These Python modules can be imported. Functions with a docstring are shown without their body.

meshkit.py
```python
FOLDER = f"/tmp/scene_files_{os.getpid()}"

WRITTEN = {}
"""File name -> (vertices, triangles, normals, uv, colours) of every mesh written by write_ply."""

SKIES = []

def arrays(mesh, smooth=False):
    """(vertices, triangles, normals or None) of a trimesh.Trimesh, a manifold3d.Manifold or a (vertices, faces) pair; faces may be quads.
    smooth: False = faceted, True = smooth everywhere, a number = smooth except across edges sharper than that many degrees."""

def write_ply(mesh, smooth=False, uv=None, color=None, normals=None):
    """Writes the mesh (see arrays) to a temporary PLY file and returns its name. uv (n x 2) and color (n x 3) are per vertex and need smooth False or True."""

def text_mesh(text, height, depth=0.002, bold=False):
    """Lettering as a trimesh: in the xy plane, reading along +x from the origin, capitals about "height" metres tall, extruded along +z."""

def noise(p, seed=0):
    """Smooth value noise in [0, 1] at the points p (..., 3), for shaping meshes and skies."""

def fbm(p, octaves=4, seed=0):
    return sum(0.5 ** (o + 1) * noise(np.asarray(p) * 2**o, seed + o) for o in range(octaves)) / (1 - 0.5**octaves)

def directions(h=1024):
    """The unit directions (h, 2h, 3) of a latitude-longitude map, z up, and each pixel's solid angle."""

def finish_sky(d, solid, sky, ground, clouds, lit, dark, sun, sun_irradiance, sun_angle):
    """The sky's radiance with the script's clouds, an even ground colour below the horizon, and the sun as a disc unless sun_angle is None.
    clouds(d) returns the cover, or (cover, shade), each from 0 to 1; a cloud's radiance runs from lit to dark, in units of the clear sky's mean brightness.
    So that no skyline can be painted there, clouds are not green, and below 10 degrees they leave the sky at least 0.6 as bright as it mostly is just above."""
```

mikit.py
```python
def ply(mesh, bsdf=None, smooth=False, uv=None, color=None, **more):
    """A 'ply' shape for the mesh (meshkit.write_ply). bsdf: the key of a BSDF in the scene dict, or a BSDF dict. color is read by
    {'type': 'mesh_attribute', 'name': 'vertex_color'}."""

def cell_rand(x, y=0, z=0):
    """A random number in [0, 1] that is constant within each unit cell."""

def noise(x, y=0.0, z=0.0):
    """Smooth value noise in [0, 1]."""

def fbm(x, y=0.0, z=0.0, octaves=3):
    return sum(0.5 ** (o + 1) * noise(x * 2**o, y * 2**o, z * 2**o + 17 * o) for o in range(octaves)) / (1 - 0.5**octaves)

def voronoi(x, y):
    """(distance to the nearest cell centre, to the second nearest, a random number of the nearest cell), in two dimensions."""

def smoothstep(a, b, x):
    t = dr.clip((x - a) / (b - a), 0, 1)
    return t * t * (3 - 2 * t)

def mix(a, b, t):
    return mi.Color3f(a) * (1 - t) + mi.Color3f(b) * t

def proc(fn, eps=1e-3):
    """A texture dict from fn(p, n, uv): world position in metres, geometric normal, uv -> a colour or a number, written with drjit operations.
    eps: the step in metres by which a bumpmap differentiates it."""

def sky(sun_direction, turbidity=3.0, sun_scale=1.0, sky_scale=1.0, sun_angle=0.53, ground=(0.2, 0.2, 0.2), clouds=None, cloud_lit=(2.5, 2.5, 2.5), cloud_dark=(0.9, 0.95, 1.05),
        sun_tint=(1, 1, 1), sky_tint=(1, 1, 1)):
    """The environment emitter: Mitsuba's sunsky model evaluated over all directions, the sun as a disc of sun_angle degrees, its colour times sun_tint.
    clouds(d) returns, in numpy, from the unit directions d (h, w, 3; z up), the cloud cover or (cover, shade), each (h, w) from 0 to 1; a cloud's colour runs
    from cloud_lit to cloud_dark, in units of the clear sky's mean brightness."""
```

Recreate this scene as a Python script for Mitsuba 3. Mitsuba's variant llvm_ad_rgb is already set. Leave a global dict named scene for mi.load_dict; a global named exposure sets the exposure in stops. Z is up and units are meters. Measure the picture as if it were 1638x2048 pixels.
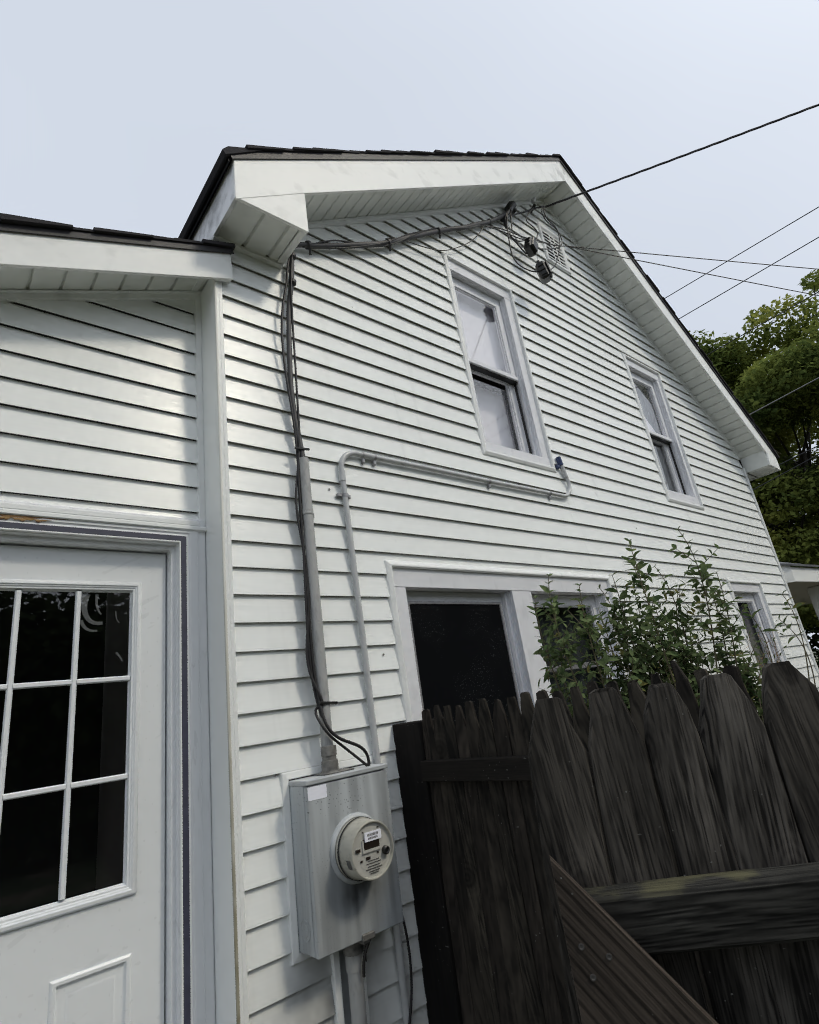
import math, random
import numpy as np, trimesh, mitsuba as mi, drjit as dr
import mikit
from mikit import noise, fbm, voronoi, smoothstep, mix, proc, cell_rand
import meshkit
T = mi.ScalarTransform4f
scene, labels = {}, {}
rng = np.random.default_rng(7)

# ------------------------------------------------------------------ camera, sky, exposure
CAM = np.array([-0.829, -1.9083, 1.6])
FWD = np.array([0.63379044, 0.70020784, 0.32866192])
UP = -np.array([0.10904081, 0.33977758, -0.93416342])
scene['camera'] = {'type': 'perspective', 'fov': 72.03, 'fov_axis': 'x', 'near_clip': 0.02, 'far_clip': 400.0,
                   'to_world': T().look_at(origin=CAM.tolist(), target=(CAM + FWD).tolist(), up=UP.tolist())}
exposure = 1.55
SUN_AZ, SUN_EL = math.radians(26), math.radians(46)
SUN = (math.sin(SUN_AZ) * math.cos(SUN_EL), -math.cos(SUN_AZ) * math.cos(SUN_EL), math.sin(SUN_EL))


def cloud_layer(d):
    """even overcast, thinner and brighter round the veiled sun"""
    d = np.asarray(d)
    n = meshkit.fbm(d * np.array([1.6, 1.6, 3.0]) + 3.0, 4, 5)
    glow = np.clip(d @ np.array(SUN), 0, 1) ** 5.0
    return np.ones(d.shape[:-1]), np.clip(1.0 - 0.95 * glow + 0.10 * (n - 0.5), 0, 1)


scene['sky'] = mikit.sky(SUN, turbidity=4, sun_scale=0.32, sun_angle=8, sun_tint=(0.90, 1.0, 1.10), clouds=cloud_layer,
                         cloud_lit=(4.6, 4.85, 5.15), cloud_dark=(2.18, 2.37, 2.70), ground=(0.16, 0.17, 0.14))

# ------------------------------------------------------------------ materials


def bsdf(key, color, rough=0.5, bump=None, scale=0.001, eps=1e-3, metallic=0.0, spec=0.5):
    c = {'type': 'rgb', 'value': list(color)} if isinstance(color, (tuple, list)) else proc(color)
    r = proc(rough) if callable(rough) else float(rough)
    b = {'type': 'principled', 'base_color': c, 'roughness': r, 'metallic': metallic, 'specular': spec}
    if bump is not None:
        b = {'type': 'bumpmap', 'arbitrary': proc(bump, eps), 'scale': scale, 'bsdf': b}
    scene[key] = {'type': 'twosided', 'bsdf': b}
    return key


def dirt(p, lo, hi, s=1.0):
    return smoothstep(lo, hi, fbm(p.x * 9 * s, p.y * 9 * s, p.z * 6 * s, 4))


def c_vinyl(p, n, uv):
    g = noise(p.x * 5, p.y * 5, p.z * 160) - 0.5
    blot = fbm(p.x * 1.3, p.y * 3, p.z * 1.7, 4)
    streak = smoothstep(0.62, 0.85, fbm(p.x * 22, p.y * 3, p.z * 1.1, 3))
    course = cell_rand(dr.floor(p.z / 0.1016), 3.0, 1.0) - 0.5
    v = 0.83 + 0.02 * g + 0.05 * (blot - 0.5) - 0.05 * streak + 0.018 * course
    # rain-washed stain below the meter box, and rust-dirt under the lip there
    dx, dz = (p.x - 0.27) / 0.17, (p.z - 0.80) / 0.13
    stain = dr.exp(-(dx * dx + dz * dz)) * (0.35 + 0.9 * fbm(p.x * 14, 1.0, p.z * 9, 3))
    low = smoothstep(1.3, 0.2, p.z) * (0.4 + 0.8 * fbm(p.x * 4, 2.0, p.z * 5, 3))
    v = v * (1 - 0.75 * dr.clip(stain, 0, 1)) * (1 - 0.30 * low)
    return mi.Color3f(v * 0.972, v * 0.995, v * 0.975)


def b_vinyl(p, n, uv):
    return fbm(p.x * 7, p.y * 7, p.z * 330, 3) + 0.5 * noise(p.x * 45, p.y * 45, p.z * 500)


bsdf('m_vinyl', c_vinyl, 0.25, b_vinyl, 0.00045, 4e-4, spec=0.28)


def c_trim(p, n, uv):
    v = 0.77 + 0.05 * (fbm(p.x * 3, p.y * 3, p.z * 2, 4) - 0.5) - 0.10 * smoothstep(0.66, 0.8, fbm(p.x * 14, p.y * 14, p.z * 2.2, 4))
    return mi.Color3f(v * 0.98, v, v * 0.985)


bsdf('m_trim', c_trim, 0.38)


def c_casing(p, n, uv):
    v = 0.72 + 0.05 * (fbm(p.x * 5, p.y * 5, p.z * 3, 4) - 0.5) - 0.06 * smoothstep(0.58, 0.78, fbm(p.x * 26, p.y * 20, p.z * 9, 4))
    return mi.Color3f(v * 0.972, v * 0.982, v * 1.018)


bsdf('m_casing', c_casing, 0.42)


def c_fascia(p, n, uv):
    edge = smoothstep(0.55, 0.75, fbm(p.x * 11, p.y * 11, p.z * 11, 5))
    ridge = dr.exp(-dr.square((p.x - 3.15) / 0.45)) * smoothstep(0.45, 0.7, fbm(p.x * 16, 3.0, p.z * 7, 4))
    v = 0.80 - 0.09 * edge - 0.26 * ridge + 0.03 * (noise(p.x * 2, p.y * 2, p.z * 2) - 0.5)
    return mi.Color3f(v * 0.985, v, v * 0.975)


bsdf('m_fascia', c_fascia, 0.5, lambda p, n, uv: fbm(p.x * 3, p.y * 3, p.z * 5, 2), 0.004)


def c_eave(p, n, uv):
    v = 0.74 - 0.34 * smoothstep(0.42, 0.72, fbm(p.x * 13, p.y * 13, p.z * 9, 5))
    return mi.Color3f(v * 0.97, v * 0.98, v)


bsdf('m_eave', c_eave, 0.45)


def c_soffit(p, n, uv):
    v = 0.74 - 0.10 * dirt(p, 0.5, 0.75)
    return mi.Color3f(v * 0.975, v, v * 0.955)


bsdf('m_soffit', c_soffit, 0.4)


def c_corner(p, n, uv):
    d = smoothstep(2.6, 0.9, p.z + 0.5 * (fbm(p.x * 9, p.y * 9, p.z * 6, 3) - 0.5))
    d = d * (0.45 + 0.8 * fbm(p.x * 60, p.y * 60, p.z * 14, 3))
    return mix((0.74, 0.74, 0.68), (0.20, 0.18, 0.11), dr.clip(d, 0, 1))


bsdf('m_corner_dirt', c_corner, 0.6)
bsdf('m_sheath', (0.30, 0.28, 0.25), 0.8)
bsdf('m_interior', (0.05, 0.05, 0.052), 0.9)


def c_curtain(p, n, uv):
    v = 0.70 + 0.04 * noise(p.x * 3, 1.0, p.z * 2)
    return mi.Color3f(v * 0.99, v * 0.98, v * 1.04)


bsdf('m_curtain', c_curtain, 0.9)
bsdf('m_grey_shade', lambda p, n, uv: mix((0.17, 0.175, 0.16), (0.10, 0.095, 0.13), smoothstep(1.7, 2.05, p.z)), 0.9)
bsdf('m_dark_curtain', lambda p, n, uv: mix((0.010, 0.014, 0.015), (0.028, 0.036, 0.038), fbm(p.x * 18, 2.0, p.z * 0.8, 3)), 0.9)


def c_lace(p, n, uv):
    f = smoothstep(0.44, 0.5, fbm(p.x * 42, 1.0, p.z * 30, 3))
    return mix((0.09, 0.10, 0.095), (0.62, 0.64, 0.63), f)


bsdf('m_lace', c_lace, 0.9)
bsdf('m_grey_curtain', lambda p, n, uv: mix((0.13, 0.142, 0.138), (0.19, 0.205, 0.20), fbm(p.x * 30, 1.0, p.z, 2)), 0.9)
scene['m_glass'] = {'type': 'thindielectric', 'int_ior': 1.52}
bsdf('m_screen', lambda p, n, uv: mi.Color3f(0.004, 0.0045, 0.0055) + mi.Color3f(0.13, 0.14, 0.145) * (
    smoothstep(0.86, 0.93, noise(p.x * 240, 1.0, p.z * 240)) * smoothstep(0.40, 0.66, fbm(p.x * 7, 1.0, p.z * 6, 3))), 0.7, spec=0.03)


def c_shingle(p, n, uv):
    g = cell_rand(dr.floor(p.x * 400), dr.floor(p.y * 400), dr.floor(p.z * 400))
    v = 0.011 + 0.012 * g + 0.010 * fbm(p.x * 5, p.y * 5, p.z * 5, 3)
    return mi.Color3f(v * 1.05, v * 0.98, v * 1.12)


bsdf('m_shingle', c_shingle, 0.9, lambda p, n, uv: noise(p.x * 330, p.y * 330, p.z * 330), 0.0012)
bsdf('m_drip', (0.011, 0.010, 0.013), 0.55)
bsdf('m_porch_shingle', lambda p, n, uv: mi.Color3f(0.10, 0.105, 0.115) * (0.6 + 0.8 * fbm(p.x * 40, p.y * 40, p.z * 40, 3)), 0.9)


def c_box(p, n, uv):
    run = fbm(p.x * 24, p.y * 20, p.z * 1.4, 4)
    r2 = smoothstep(0.45, 0.7, fbm(p.x * 13 + 3, p.y * 9, p.z * 2.2, 4))
    v = 0.36 + 0.50 * (run - 0.5) + 0.10 * (r2 - 0.3)
    up = smoothstep(1.12, 1.36, p.z)
    d1, _, c1 = voronoi(p.x * 120 + p.y * 80 + 2 * noise(p.x * 20, 1.0, p.z * 20), p.z * 95)
    spot = smoothstep(0.10 + 0.24 * fbm(p.x * 70, p.y * 70, p.z * 70, 2), 0.08, d1) * smoothstep(0.66, 0.8, c1) * (0.15 + 0.85 * up) * smoothstep(0.30, 0.6, noise(p.x * 17, p.y * 9, p.z * 11))
    # soot-like wash below the meter
    dx, dz = (p.x - 0.325) / 0.085, (p.z - 1.085) / 0.06
    st = dr.exp(-(dx * dx + dz * dz)) * (0.4 + fbm(p.x * 30, 1.0, p.z * 16, 3)) * smoothstep(-0.11, -0.125, p.y)
    v = v * (1 - 0.7 * dr.clip(st, 0, 1))
    c = mi.Color3f(v * 0.94, v * 1.0, v * 1.03)
    return c * (1 - 0.82 * spot)


bsdf('m_box', c_box, 0.42, lambda p, n, uv: fbm(p.x * 12, p.y * 12, p.z * 8, 3), 0.0015)
bsdf('m_box_flange', lambda p, n, uv: mi.Color3f(0.40, 0.42, 0.43) * (0.7 + 0.5 * fbm(p.x * 20, p.y * 20, p.z * 20, 3)), 0.4)
bsdf('m_label', lambda p, n, uv: mi.Color3f(0.80, 0.81, 0.88) * (0.96 + 0.06 * noise(p.x * 50, 1.0, p.z * 200)), 0.5)


def c_meter(p, n, uv):
    v = 0.38 + 0.12 * (fbm(p.x * 26, p.y * 26, p.z * 26, 4) - 0.5)
    g = smoothstep(0.55, 0.8, fbm(p.x * 60, p.y * 60, p.z * 60, 3))
    return mi.Color3f(v * 1.03, v, v * 0.86) * (1 - 0.25 * g)


bsdf('m_meter', c_meter, 0.35)
bsdf('m_meter_face', lambda p, n, uv: mi.Color3f(0.43, 0.425, 0.39) * (0.92 + 0.14 * fbm(p.x * 50, 1.0, p.z * 50, 3)), 0.3)
bsdf('m_print', (0.09, 0.09, 0.085), 0.6)
bsdf('m_lcd', (0.022, 0.017, 0.014), 0.15)


def c_pvc(p, n, uv):
    v = 0.36 + 0.10 * (fbm(p.x * 30, p.y * 30, p.z * 2.2, 3) - 0.5) - 0.06 * smoothstep(0.55, 0.7, fbm(p.x * 60, p.y * 60, p.z * 20, 3))
    return mi.Color3f(v * 0.99, v, v * 0.98)


bsdf('m_pvc', c_pvc, 0.45)
bsdf('m_pvc_light', lambda p, n, uv: mi.Color3f(0.46, 0.47, 0.475) * (0.85 + 0.3 * fbm(p.x * 30, p.y * 30, p.z * 12, 3)), 0.3)
bsdf('m_screw', (0.05, 0.047, 0.045), 0.5)
bsdf('m_hub', lambda p, n, uv: mi.Color3f(0.17, 0.165, 0.155) * (0.25 + 1.4 * fbm(p.x * 60, p.y * 60, p.z * 60, 4)), 0.55, None, metallic=0.3)
bsdf('m_galv', lambda p, n, uv: mi.Color3f(0.30, 0.30, 0.31) * (0.6 + 0.7 * fbm(p.x * 70, p.y * 70, p.z * 70, 3)), 0.45, metallic=0.4)
bsdf('m_cable_grey', lambda p, n, uv: mi.Color3f(0.055, 0.054, 0.056) * (0.7 + 0.6 * fbm(p.x * 40, p.y * 40, p.z * 40, 3)), 0.55)
bsdf('m_cable_black', (0.012, 0.011, 0.012), 0.5)
bsdf('m_wire_far', (0.03, 0.032, 0.038), 0.6)
bsdf('m_blue_cap', (0.03, 0.05, 0.13), 0.4)
bsdf('m_black_plastic', (0.010, 0.010, 0.010), 0.4)


def c_door(p, n, uv):
    sc = smoothstep(0.70, 0.74, fbm(p.x * 9 + p.z * 6, 1.0, p.z * 40 - p.x * 22, 3)) * smoothstep(0.55, 0.7, noise(p.x * 6, 3.0, p.z * 6))
    speck = smoothstep(0.90, 0.93, noise(p.x * 90, 1.0, p.z * 60))
    v = 0.735 + 0.04 * (fbm(p.x * 3, 1.0, p.z * 3, 3) - 0.5) - 0.05 * sc - 0.05 * speck
    return mi.Color3f(v * 0.955, v * 0.985, v)


bsdf('m_door', c_door, 0.34)


def c_doorcase(p, n, uv):
    v = 0.72 + 0.05 * (fbm(p.x * 8, p.y * 8, p.z * 2, 4) - 0.5)
    crack = smoothstep(0.026, 0.010, dr.abs(fbm(p.x * 30, p.y * 30, p.z * 4, 3) - 0.52)) * smoothstep(0.5, 0.7, noise(p.x * 20, p.y * 20, p.z * 5))
    v = v * (1 - 0.15 * crack)
    return mi.Color3f(v * 0.96, v * 0.98, v)


bsdf('m_doorcase', c_doorcase, 0.4)
bsdf('m_tape', lambda p, n, uv: mi.Color3f(0.040, 0.042, 0.068) * (0.8 + 0.5 * fbm(p.x * 40, p.y * 40, p.z * 40, 3)), 0.55)
bsdf('m_bare_wood', lambda p, n, uv: mix((0.40, 0.25, 0.11), (0.16, 0.075, 0.03), smoothstep(0.4, 0.65, fbm(p.x * 14, 1.0, p.z * 180, 3))), 0.7)
bsdf('m_smear', lambda p, n, uv: mi.Color3f(0.085, 0.09, 0.09), 0.4)


def streak(x, u, seed):
    """noise along u whose phase is independent in each fibre (unit step of x)"""
    i = dr.floor(x); t = x - i; t = t * t * (3 - 2 * t)
    f = lambda j: noise(u + 97.0 * cell_rand(j, seed, 5.0), 41.0 * cell_rand(j, 2.0, seed), 0.5)
    return dr.lerp(f(i), f(i + 1), t)


def wood(key, dirv, dark, light, seed, bump=0.003, moss=0.0, ring=0.0, kamp=1.0):
    """weathered timber with the grain along dirv"""
    d = np.array(dirv, float); d /= np.linalg.norm(d)
    a = np.cross(d, [0.31, 0.77, 0.55]); a /= np.linalg.norm(a)
    b = np.cross(d, a)

    def knot(u, v):
        kd, _, kr = voronoi(v * 9 + seed * 3.3, u * 4.2 + seed)
        on_ = smoothstep(0.62, 0.66, kr)
        core = smoothstep(0.20, 0.07, kd) * on_
        ring_ = dr.square(dr.sin(kd * 42 + 3 * noise(u * 30, v * 30, seed))) * smoothstep(0.42, 0.14, kd) * on_
        return core, ring_

    def parts(p):
        u = p.x * float(d[0]) + p.y * float(d[1]) + p.z * float(d[2])
        v = p.x * float(a[0]) + p.y * float(a[1]) + p.z * float(a[2])
        w = p.x * float(b[0]) + p.y * float(b[1]) + p.z * float(b[2])
        wob = 0.010 * fbm(u * 3 + seed, v * 8, w * 8, 2)
        x = v + 0.62 * w + wob
        fib = 0.20 * streak(x * 150, u * 8, seed) + 0.36 * streak(x * 360, u * 13, seed + 1) + 0.44 * streak(x * 800, u * 22, seed + 2)
        fib = 0.35 * fib + 0.65 * smoothstep(0.36, 0.64, fib)
        band = 0.5 * streak(x * 46, u * 5, seed + 3) + 0.5 * streak(x * 20, u * 3.2, seed + 4)
        return u, v, w, fib, band

    def col(p, n, uv):
        u, v, w, fib, band = parts(p)
        fine = streak((v + 0.62 * w) * 420, u * 55, seed + 6)
        t = dr.clip(1.0 * (fib - 0.5) + 1.3 * (band - 0.5) + 0.5 * (fine - 0.5) + 0.45, 0, 1)
        blot = fbm(p.x * 7 + seed, p.y * 7, p.z * 4, 4)
        t = dr.clip(t * (0.35 + 1.25 * blot), 0, 1)
        kn = knot(u, v)
        t = dr.clip(t * (1 - 0.75 * kamp * kn[0]) + 0.16 * kn[1] * kamp, 0, 1)
        if ring:
            r = dr.abs(dr.sin((v + 0.5 * w) * 190 + 7 * fbm(u * 2.3 + seed, v * 6, w * 6, 3)))
            t = dr.clip(t * 0.55 + 0.5 * smoothstep(0.15, 0.75, r), 0, 1)
        c = mix(dark, light, t)
        if moss:
            m = smoothstep(0.46, 0.66, fbm(p.x * 16 + seed, p.y * 16, p.z * 16, 4)) * moss
            c = mix(c, (0.105, 0.100, 0.055), dr.clip(m * smoothstep(0.5, 0.9, n.z) * 1.5 * (0.25 + fib), 0, 0.8))
        xx = v + 0.62 * w + 0.004 * noise(u * 9, v * 5, seed)
        chk = smoothstep(0.86, 0.93, streak(xx * 420, u * 3.0, seed + 8)) * smoothstep(0.45, 0.6, streak(xx * 60, u * 2.5, seed + 9))
        c = c * (1 - 0.8 * chk)
        wet = smoothstep(0.25, 0.75, fbm(v * 12 + seed, w * 12, u * 2.2 + 4, 3))
        c = c * (0.55 + 0.60 * wet)
        lich = smoothstep(0.93, 0.955, noise(p.x * 130 + seed, p.y * 130, p.z * 130)) * smoothstep(0.5, 0.7, noise(p.x * 9, p.y * 9, p.z * 9 + seed))
        return mix(c, (0.13, 0.13, 0.12), lich)

    def hgt(p, n, uv):
        u, v, w, fib, band = parts(p)
        h = fib * 0.5 + band
        if ring:
            h = h + 0.6 * smoothstep(0.15, 0.75, dr.abs(dr.sin((v + 0.5 * w) * 190 + 7 * fbm(u * 2.3 + seed, v * 6, w * 6, 3))))
        return h
    return bsdf(key, col, 0.85, hgt, bump, 6e-4, spec=0.25)


GD = np.array([0.656, -0.755, 0.0]); GN = np.array([0.755, 0.656, 0.0]); GP = np.array([0.1914, -1.2904, 0.0])
for k in range(4):
    wood(f'm_gate_{k}', (0.03 * (k - 1.5), 0.02, 1), (0.007, 0.0062, 0.0054), (0.078 + 0.010 * k, 0.070 + 0.0095 * k, 0.060 + 0.009 * k), 3.1 * k + 1, 0.004)
for k in range(3):
    wood(f'm_picket_{k}', (0.02 * (k - 1), 0.03, 1), (0.004, 0.0033, 0.0027), (0.045 + 0.006 * k, 0.037 + 0.006 * k, 0.030 + 0.004 * k), 2.3 * k + 9, 0.003)
wood('m_gate_rail', GD, (0.005, 0.005, 0.0045), (0.050, 0.049, 0.044), 4.0, 0.004, moss=0.6, kamp=0.0)
wood('m_fence_rail', (0, 1, 0.0), (0.009, 0.0075, 0.006), (0.026, 0.021, 0.017), 6.0, 0.002)
wood('m_fence_post', (0, 0.02, 1), (0.003, 0.0026, 0.0024), (0.009, 0.007, 0.0065), 8.0, 0.002)
BR = GD * 0.62 + np.array([0, 0, -0.785])
wood('m_brace', BR, (0.018, 0.014, 0.011), (0.074, 0.060, 0.049), 5.0, 0.002, ring=1.0)


def c_leaf(p, n, uv):
    r = cell_rand(dr.floor(p.x * 22), dr.floor(p.y * 22), dr.floor(p.z * 22))
    c = mix((0.070, 0.112, 0.048), (0.20, 0.255, 0.115), r)
    y = smoothstep(0.93, 0.97, r)
    return mix(c, (0.22, 0.17, 0.04), y * 0.6)


def leafy(key, fn, trans=0.35, rough=0.45, spec=0.5):
    scene[key] = {'type': 'principledthin', 'base_color': proc(fn), 'roughness': rough, 'diff_trans': trans, 'eta': 1.4, 'spec_trans': 0.0}


leafy('m_leaf', c_leaf, 0.7, 0.32)


def c_maple(p, n, uv):
    r = cell_rand(dr.floor(p.x * 7), dr.floor(p.y * 7), dr.floor(p.z * 7))
    big = fbm(p.x * 0.9, p.y * 0.9, p.z * 0.9 + 5, 3)
    c = mix((0.085, 0.125, 0.038), (0.29, 0.33, 0.08), dr.clip(r * 0.55 + 1.6 * (big - 0.36), 0, 1))
    return mix(c, (0.38, 0.38, 0.09), smoothstep(0.58, 0.72, big) * 0.6)


leafy('m_maple', c_maple, 0.6, 0.6)
leafy('m_hedge', lambda p, n, uv: mix((0.035, 0.052, 0.024), (0.085, 0.11, 0.05), noise(p.x * 3, p.y * 3, p.z * 3)), 0.4, 0.7)
leafy('m_conifer', lambda p, n, uv: mix((0.014, 0.026, 0.012), (0.03, 0.05, 0.02), noise(p.x * 5, p.y * 5, p.z * 5)), 0.3, 0.7)
bsdf('m_stem', lambda p, n, uv: mix((0.10, 0.075, 0.05), (0.14, 0.13, 0.07), fbm(p.x * 30, p.y * 30, p.z * 8, 2)), 0.7)
bsdf('m_bark', lambda p, n, uv: mix((0.045, 0.04, 0.035), (0.12, 0.11, 0.10), fbm(p.x * 12, p.y * 12, p.z * 3, 4)), 0.9)
bsdf('m_ground', lambda p, n, uv: mix((0.045, 0.06, 0.028), (0.12, 0.10, 0.07), smoothstep(0.4, 0.65, fbm(p.x * 2.0, p.y * 2.0, 0.0, 4))), 0.95)
bsdf('m_concrete', lambda p, n, uv: mi.Color3f(0.30, 0.30, 0.285) * (0.7 + 0.6 * fbm(p.x * 7, p.y * 7, p.z * 7, 4)), 0.9)
bsdf('m_far_house', lambda p, n, uv: mi.Color3f(0.36, 0.35, 0.31) * (0.9 + 0.2 * noise(p.x * 2, p.y * 2, p.z * 30)), 0.8)

# ------------------------------------------------------------------ mesh helpers
used = {}


def key_for(name):
    k = used.get(name, 0); used[name] = k + 1
    return name if k == 0 else f'{name}_{k:03d}'


def cat(ms):
    vs, fs, o = [], [], 0
    for v, f in ms:
        v = np.asarray(v, float); f = np.asarray(f, int)
        if f.ndim == 2 and f.shape[1] == 4:
            f = np.vstack([f[:, [0, 1, 2]], f[:, [0, 2, 3]]])
        vs.append(v); fs.append(f + o); o += len(v)
    return np.vstack(vs), np.vstack(fs)


def add(name, ms, mat, smooth=False, label=None, cat_=None, group=None, kind=None):
    key = key_for(name)
    m = cat(ms) if isinstance(ms, list) else ms
    m = trimesh.Trimesh(m[0], m[1], process=False)
    scene[key] = mikit.ply(m, mat, smooth=smooth)
    e = {}
    if label: e['label'] = label
    if cat_: e['category'] = cat_
    if group: e['group'] = group
    if kind: e['kind'] = kind
    if e: labels[key] = e
    return key


def thing(name, label, cat_, group=None):
    key = key_for(name)
    labels[key] = {'label': label, 'category': cat_}
    if group: labels[key]['group'] = group
    return key


def box(x0, x1, y0, y1, z0, z1):
    v = [[x, y, z] for x in (x0, x1) for y in (y0, y1) for z in (z0, z1)]
    f = [[0, 1, 3, 2], [4, 6, 7, 5], [0, 4, 5, 1], [2, 3, 7, 6], [0, 2, 6, 4], [1, 5, 7, 3]]
    return np.array(v, float), np.array(f)


def cbox(x0, x1, y0, y1, z0, z1, c=0.003):
    """box with chamfered edges"""
    import manifold3d as m3
    pts = []
    for sx in (0, 1):
        for sy in (0, 1):
            for sz in (0, 1):
                p = np.array([(x0, x1)[sx], (y0, y1)[sy], (z0, z1)[sz]], float)
                d = np.array([1 - 2 * sx, 1 - 2 * sy, 1 - 2 * sz]) * c
                pts += [p + d * [0, 1, 1], p + d * [1, 0, 1], p + d * [1, 1, 0]]
    h = trimesh.convex.convex_hull(np.array(pts))
    return np.array(h.vertices), np.array(h.faces)


def xf(m, M):
    v = np.asarray(m[0]) @ np.asarray(M)[:3, :3].T + np.asarray(M)[:3, 3]
    return v, m[1]


def frame_mat(o, ax, ay, az):
    M = np.eye(4); M[:3, 0], M[:3, 1], M[:3, 2], M[:3, 3] = ax, ay, az, o
    return M


def prism(poly, y0, y1):
    """polygon in (x, z) extruded along y"""
    import shapely
    g = shapely.Polygon(poly) if not hasattr(poly, 'exterior') else poly
    m = trimesh.creation.extrude_polygon(g, y1 - y0, engine='earcut')
    v = np.array(m.vertices)
    return np.stack([v[:, 0], y0 + v[:, 2], v[:, 1]], 1), np.array(m.faces)


def rframe(x0, x1, z0, z1, prof):
    """mitred picture-frame moulding: prof is a list of (inset, y)"""
    V, Fc = [], []
    for d, y in prof:
        V += [[x0 + d, y, z0 + d], [x1 - d, y, z0 + d], [x1 - d, y, z1 - d], [x0 + d, y, z1 - d]]
    for i in range(len(prof) - 1):
        for j in range(4):
            a, b = 4 * i + j, 4 * i + (j + 1) % 4
            Fc.append([a, b, b + 4, a + 4])
    return np.array(V, float), np.array(Fc)


def smooth_path(pts, n=None):
    from scipy.interpolate import PchipInterpolator, CubicSpline
    pts = np.asarray(pts, float)
    t = np.r_[0, np.cumsum(np.linalg.norm(np.diff(pts, axis=0), axis=1) ** 0.6)]
    n = n or 6 * len(pts)
    return CubicSpline(t, pts)(np.linspace(0, t[-1], n))


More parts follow.
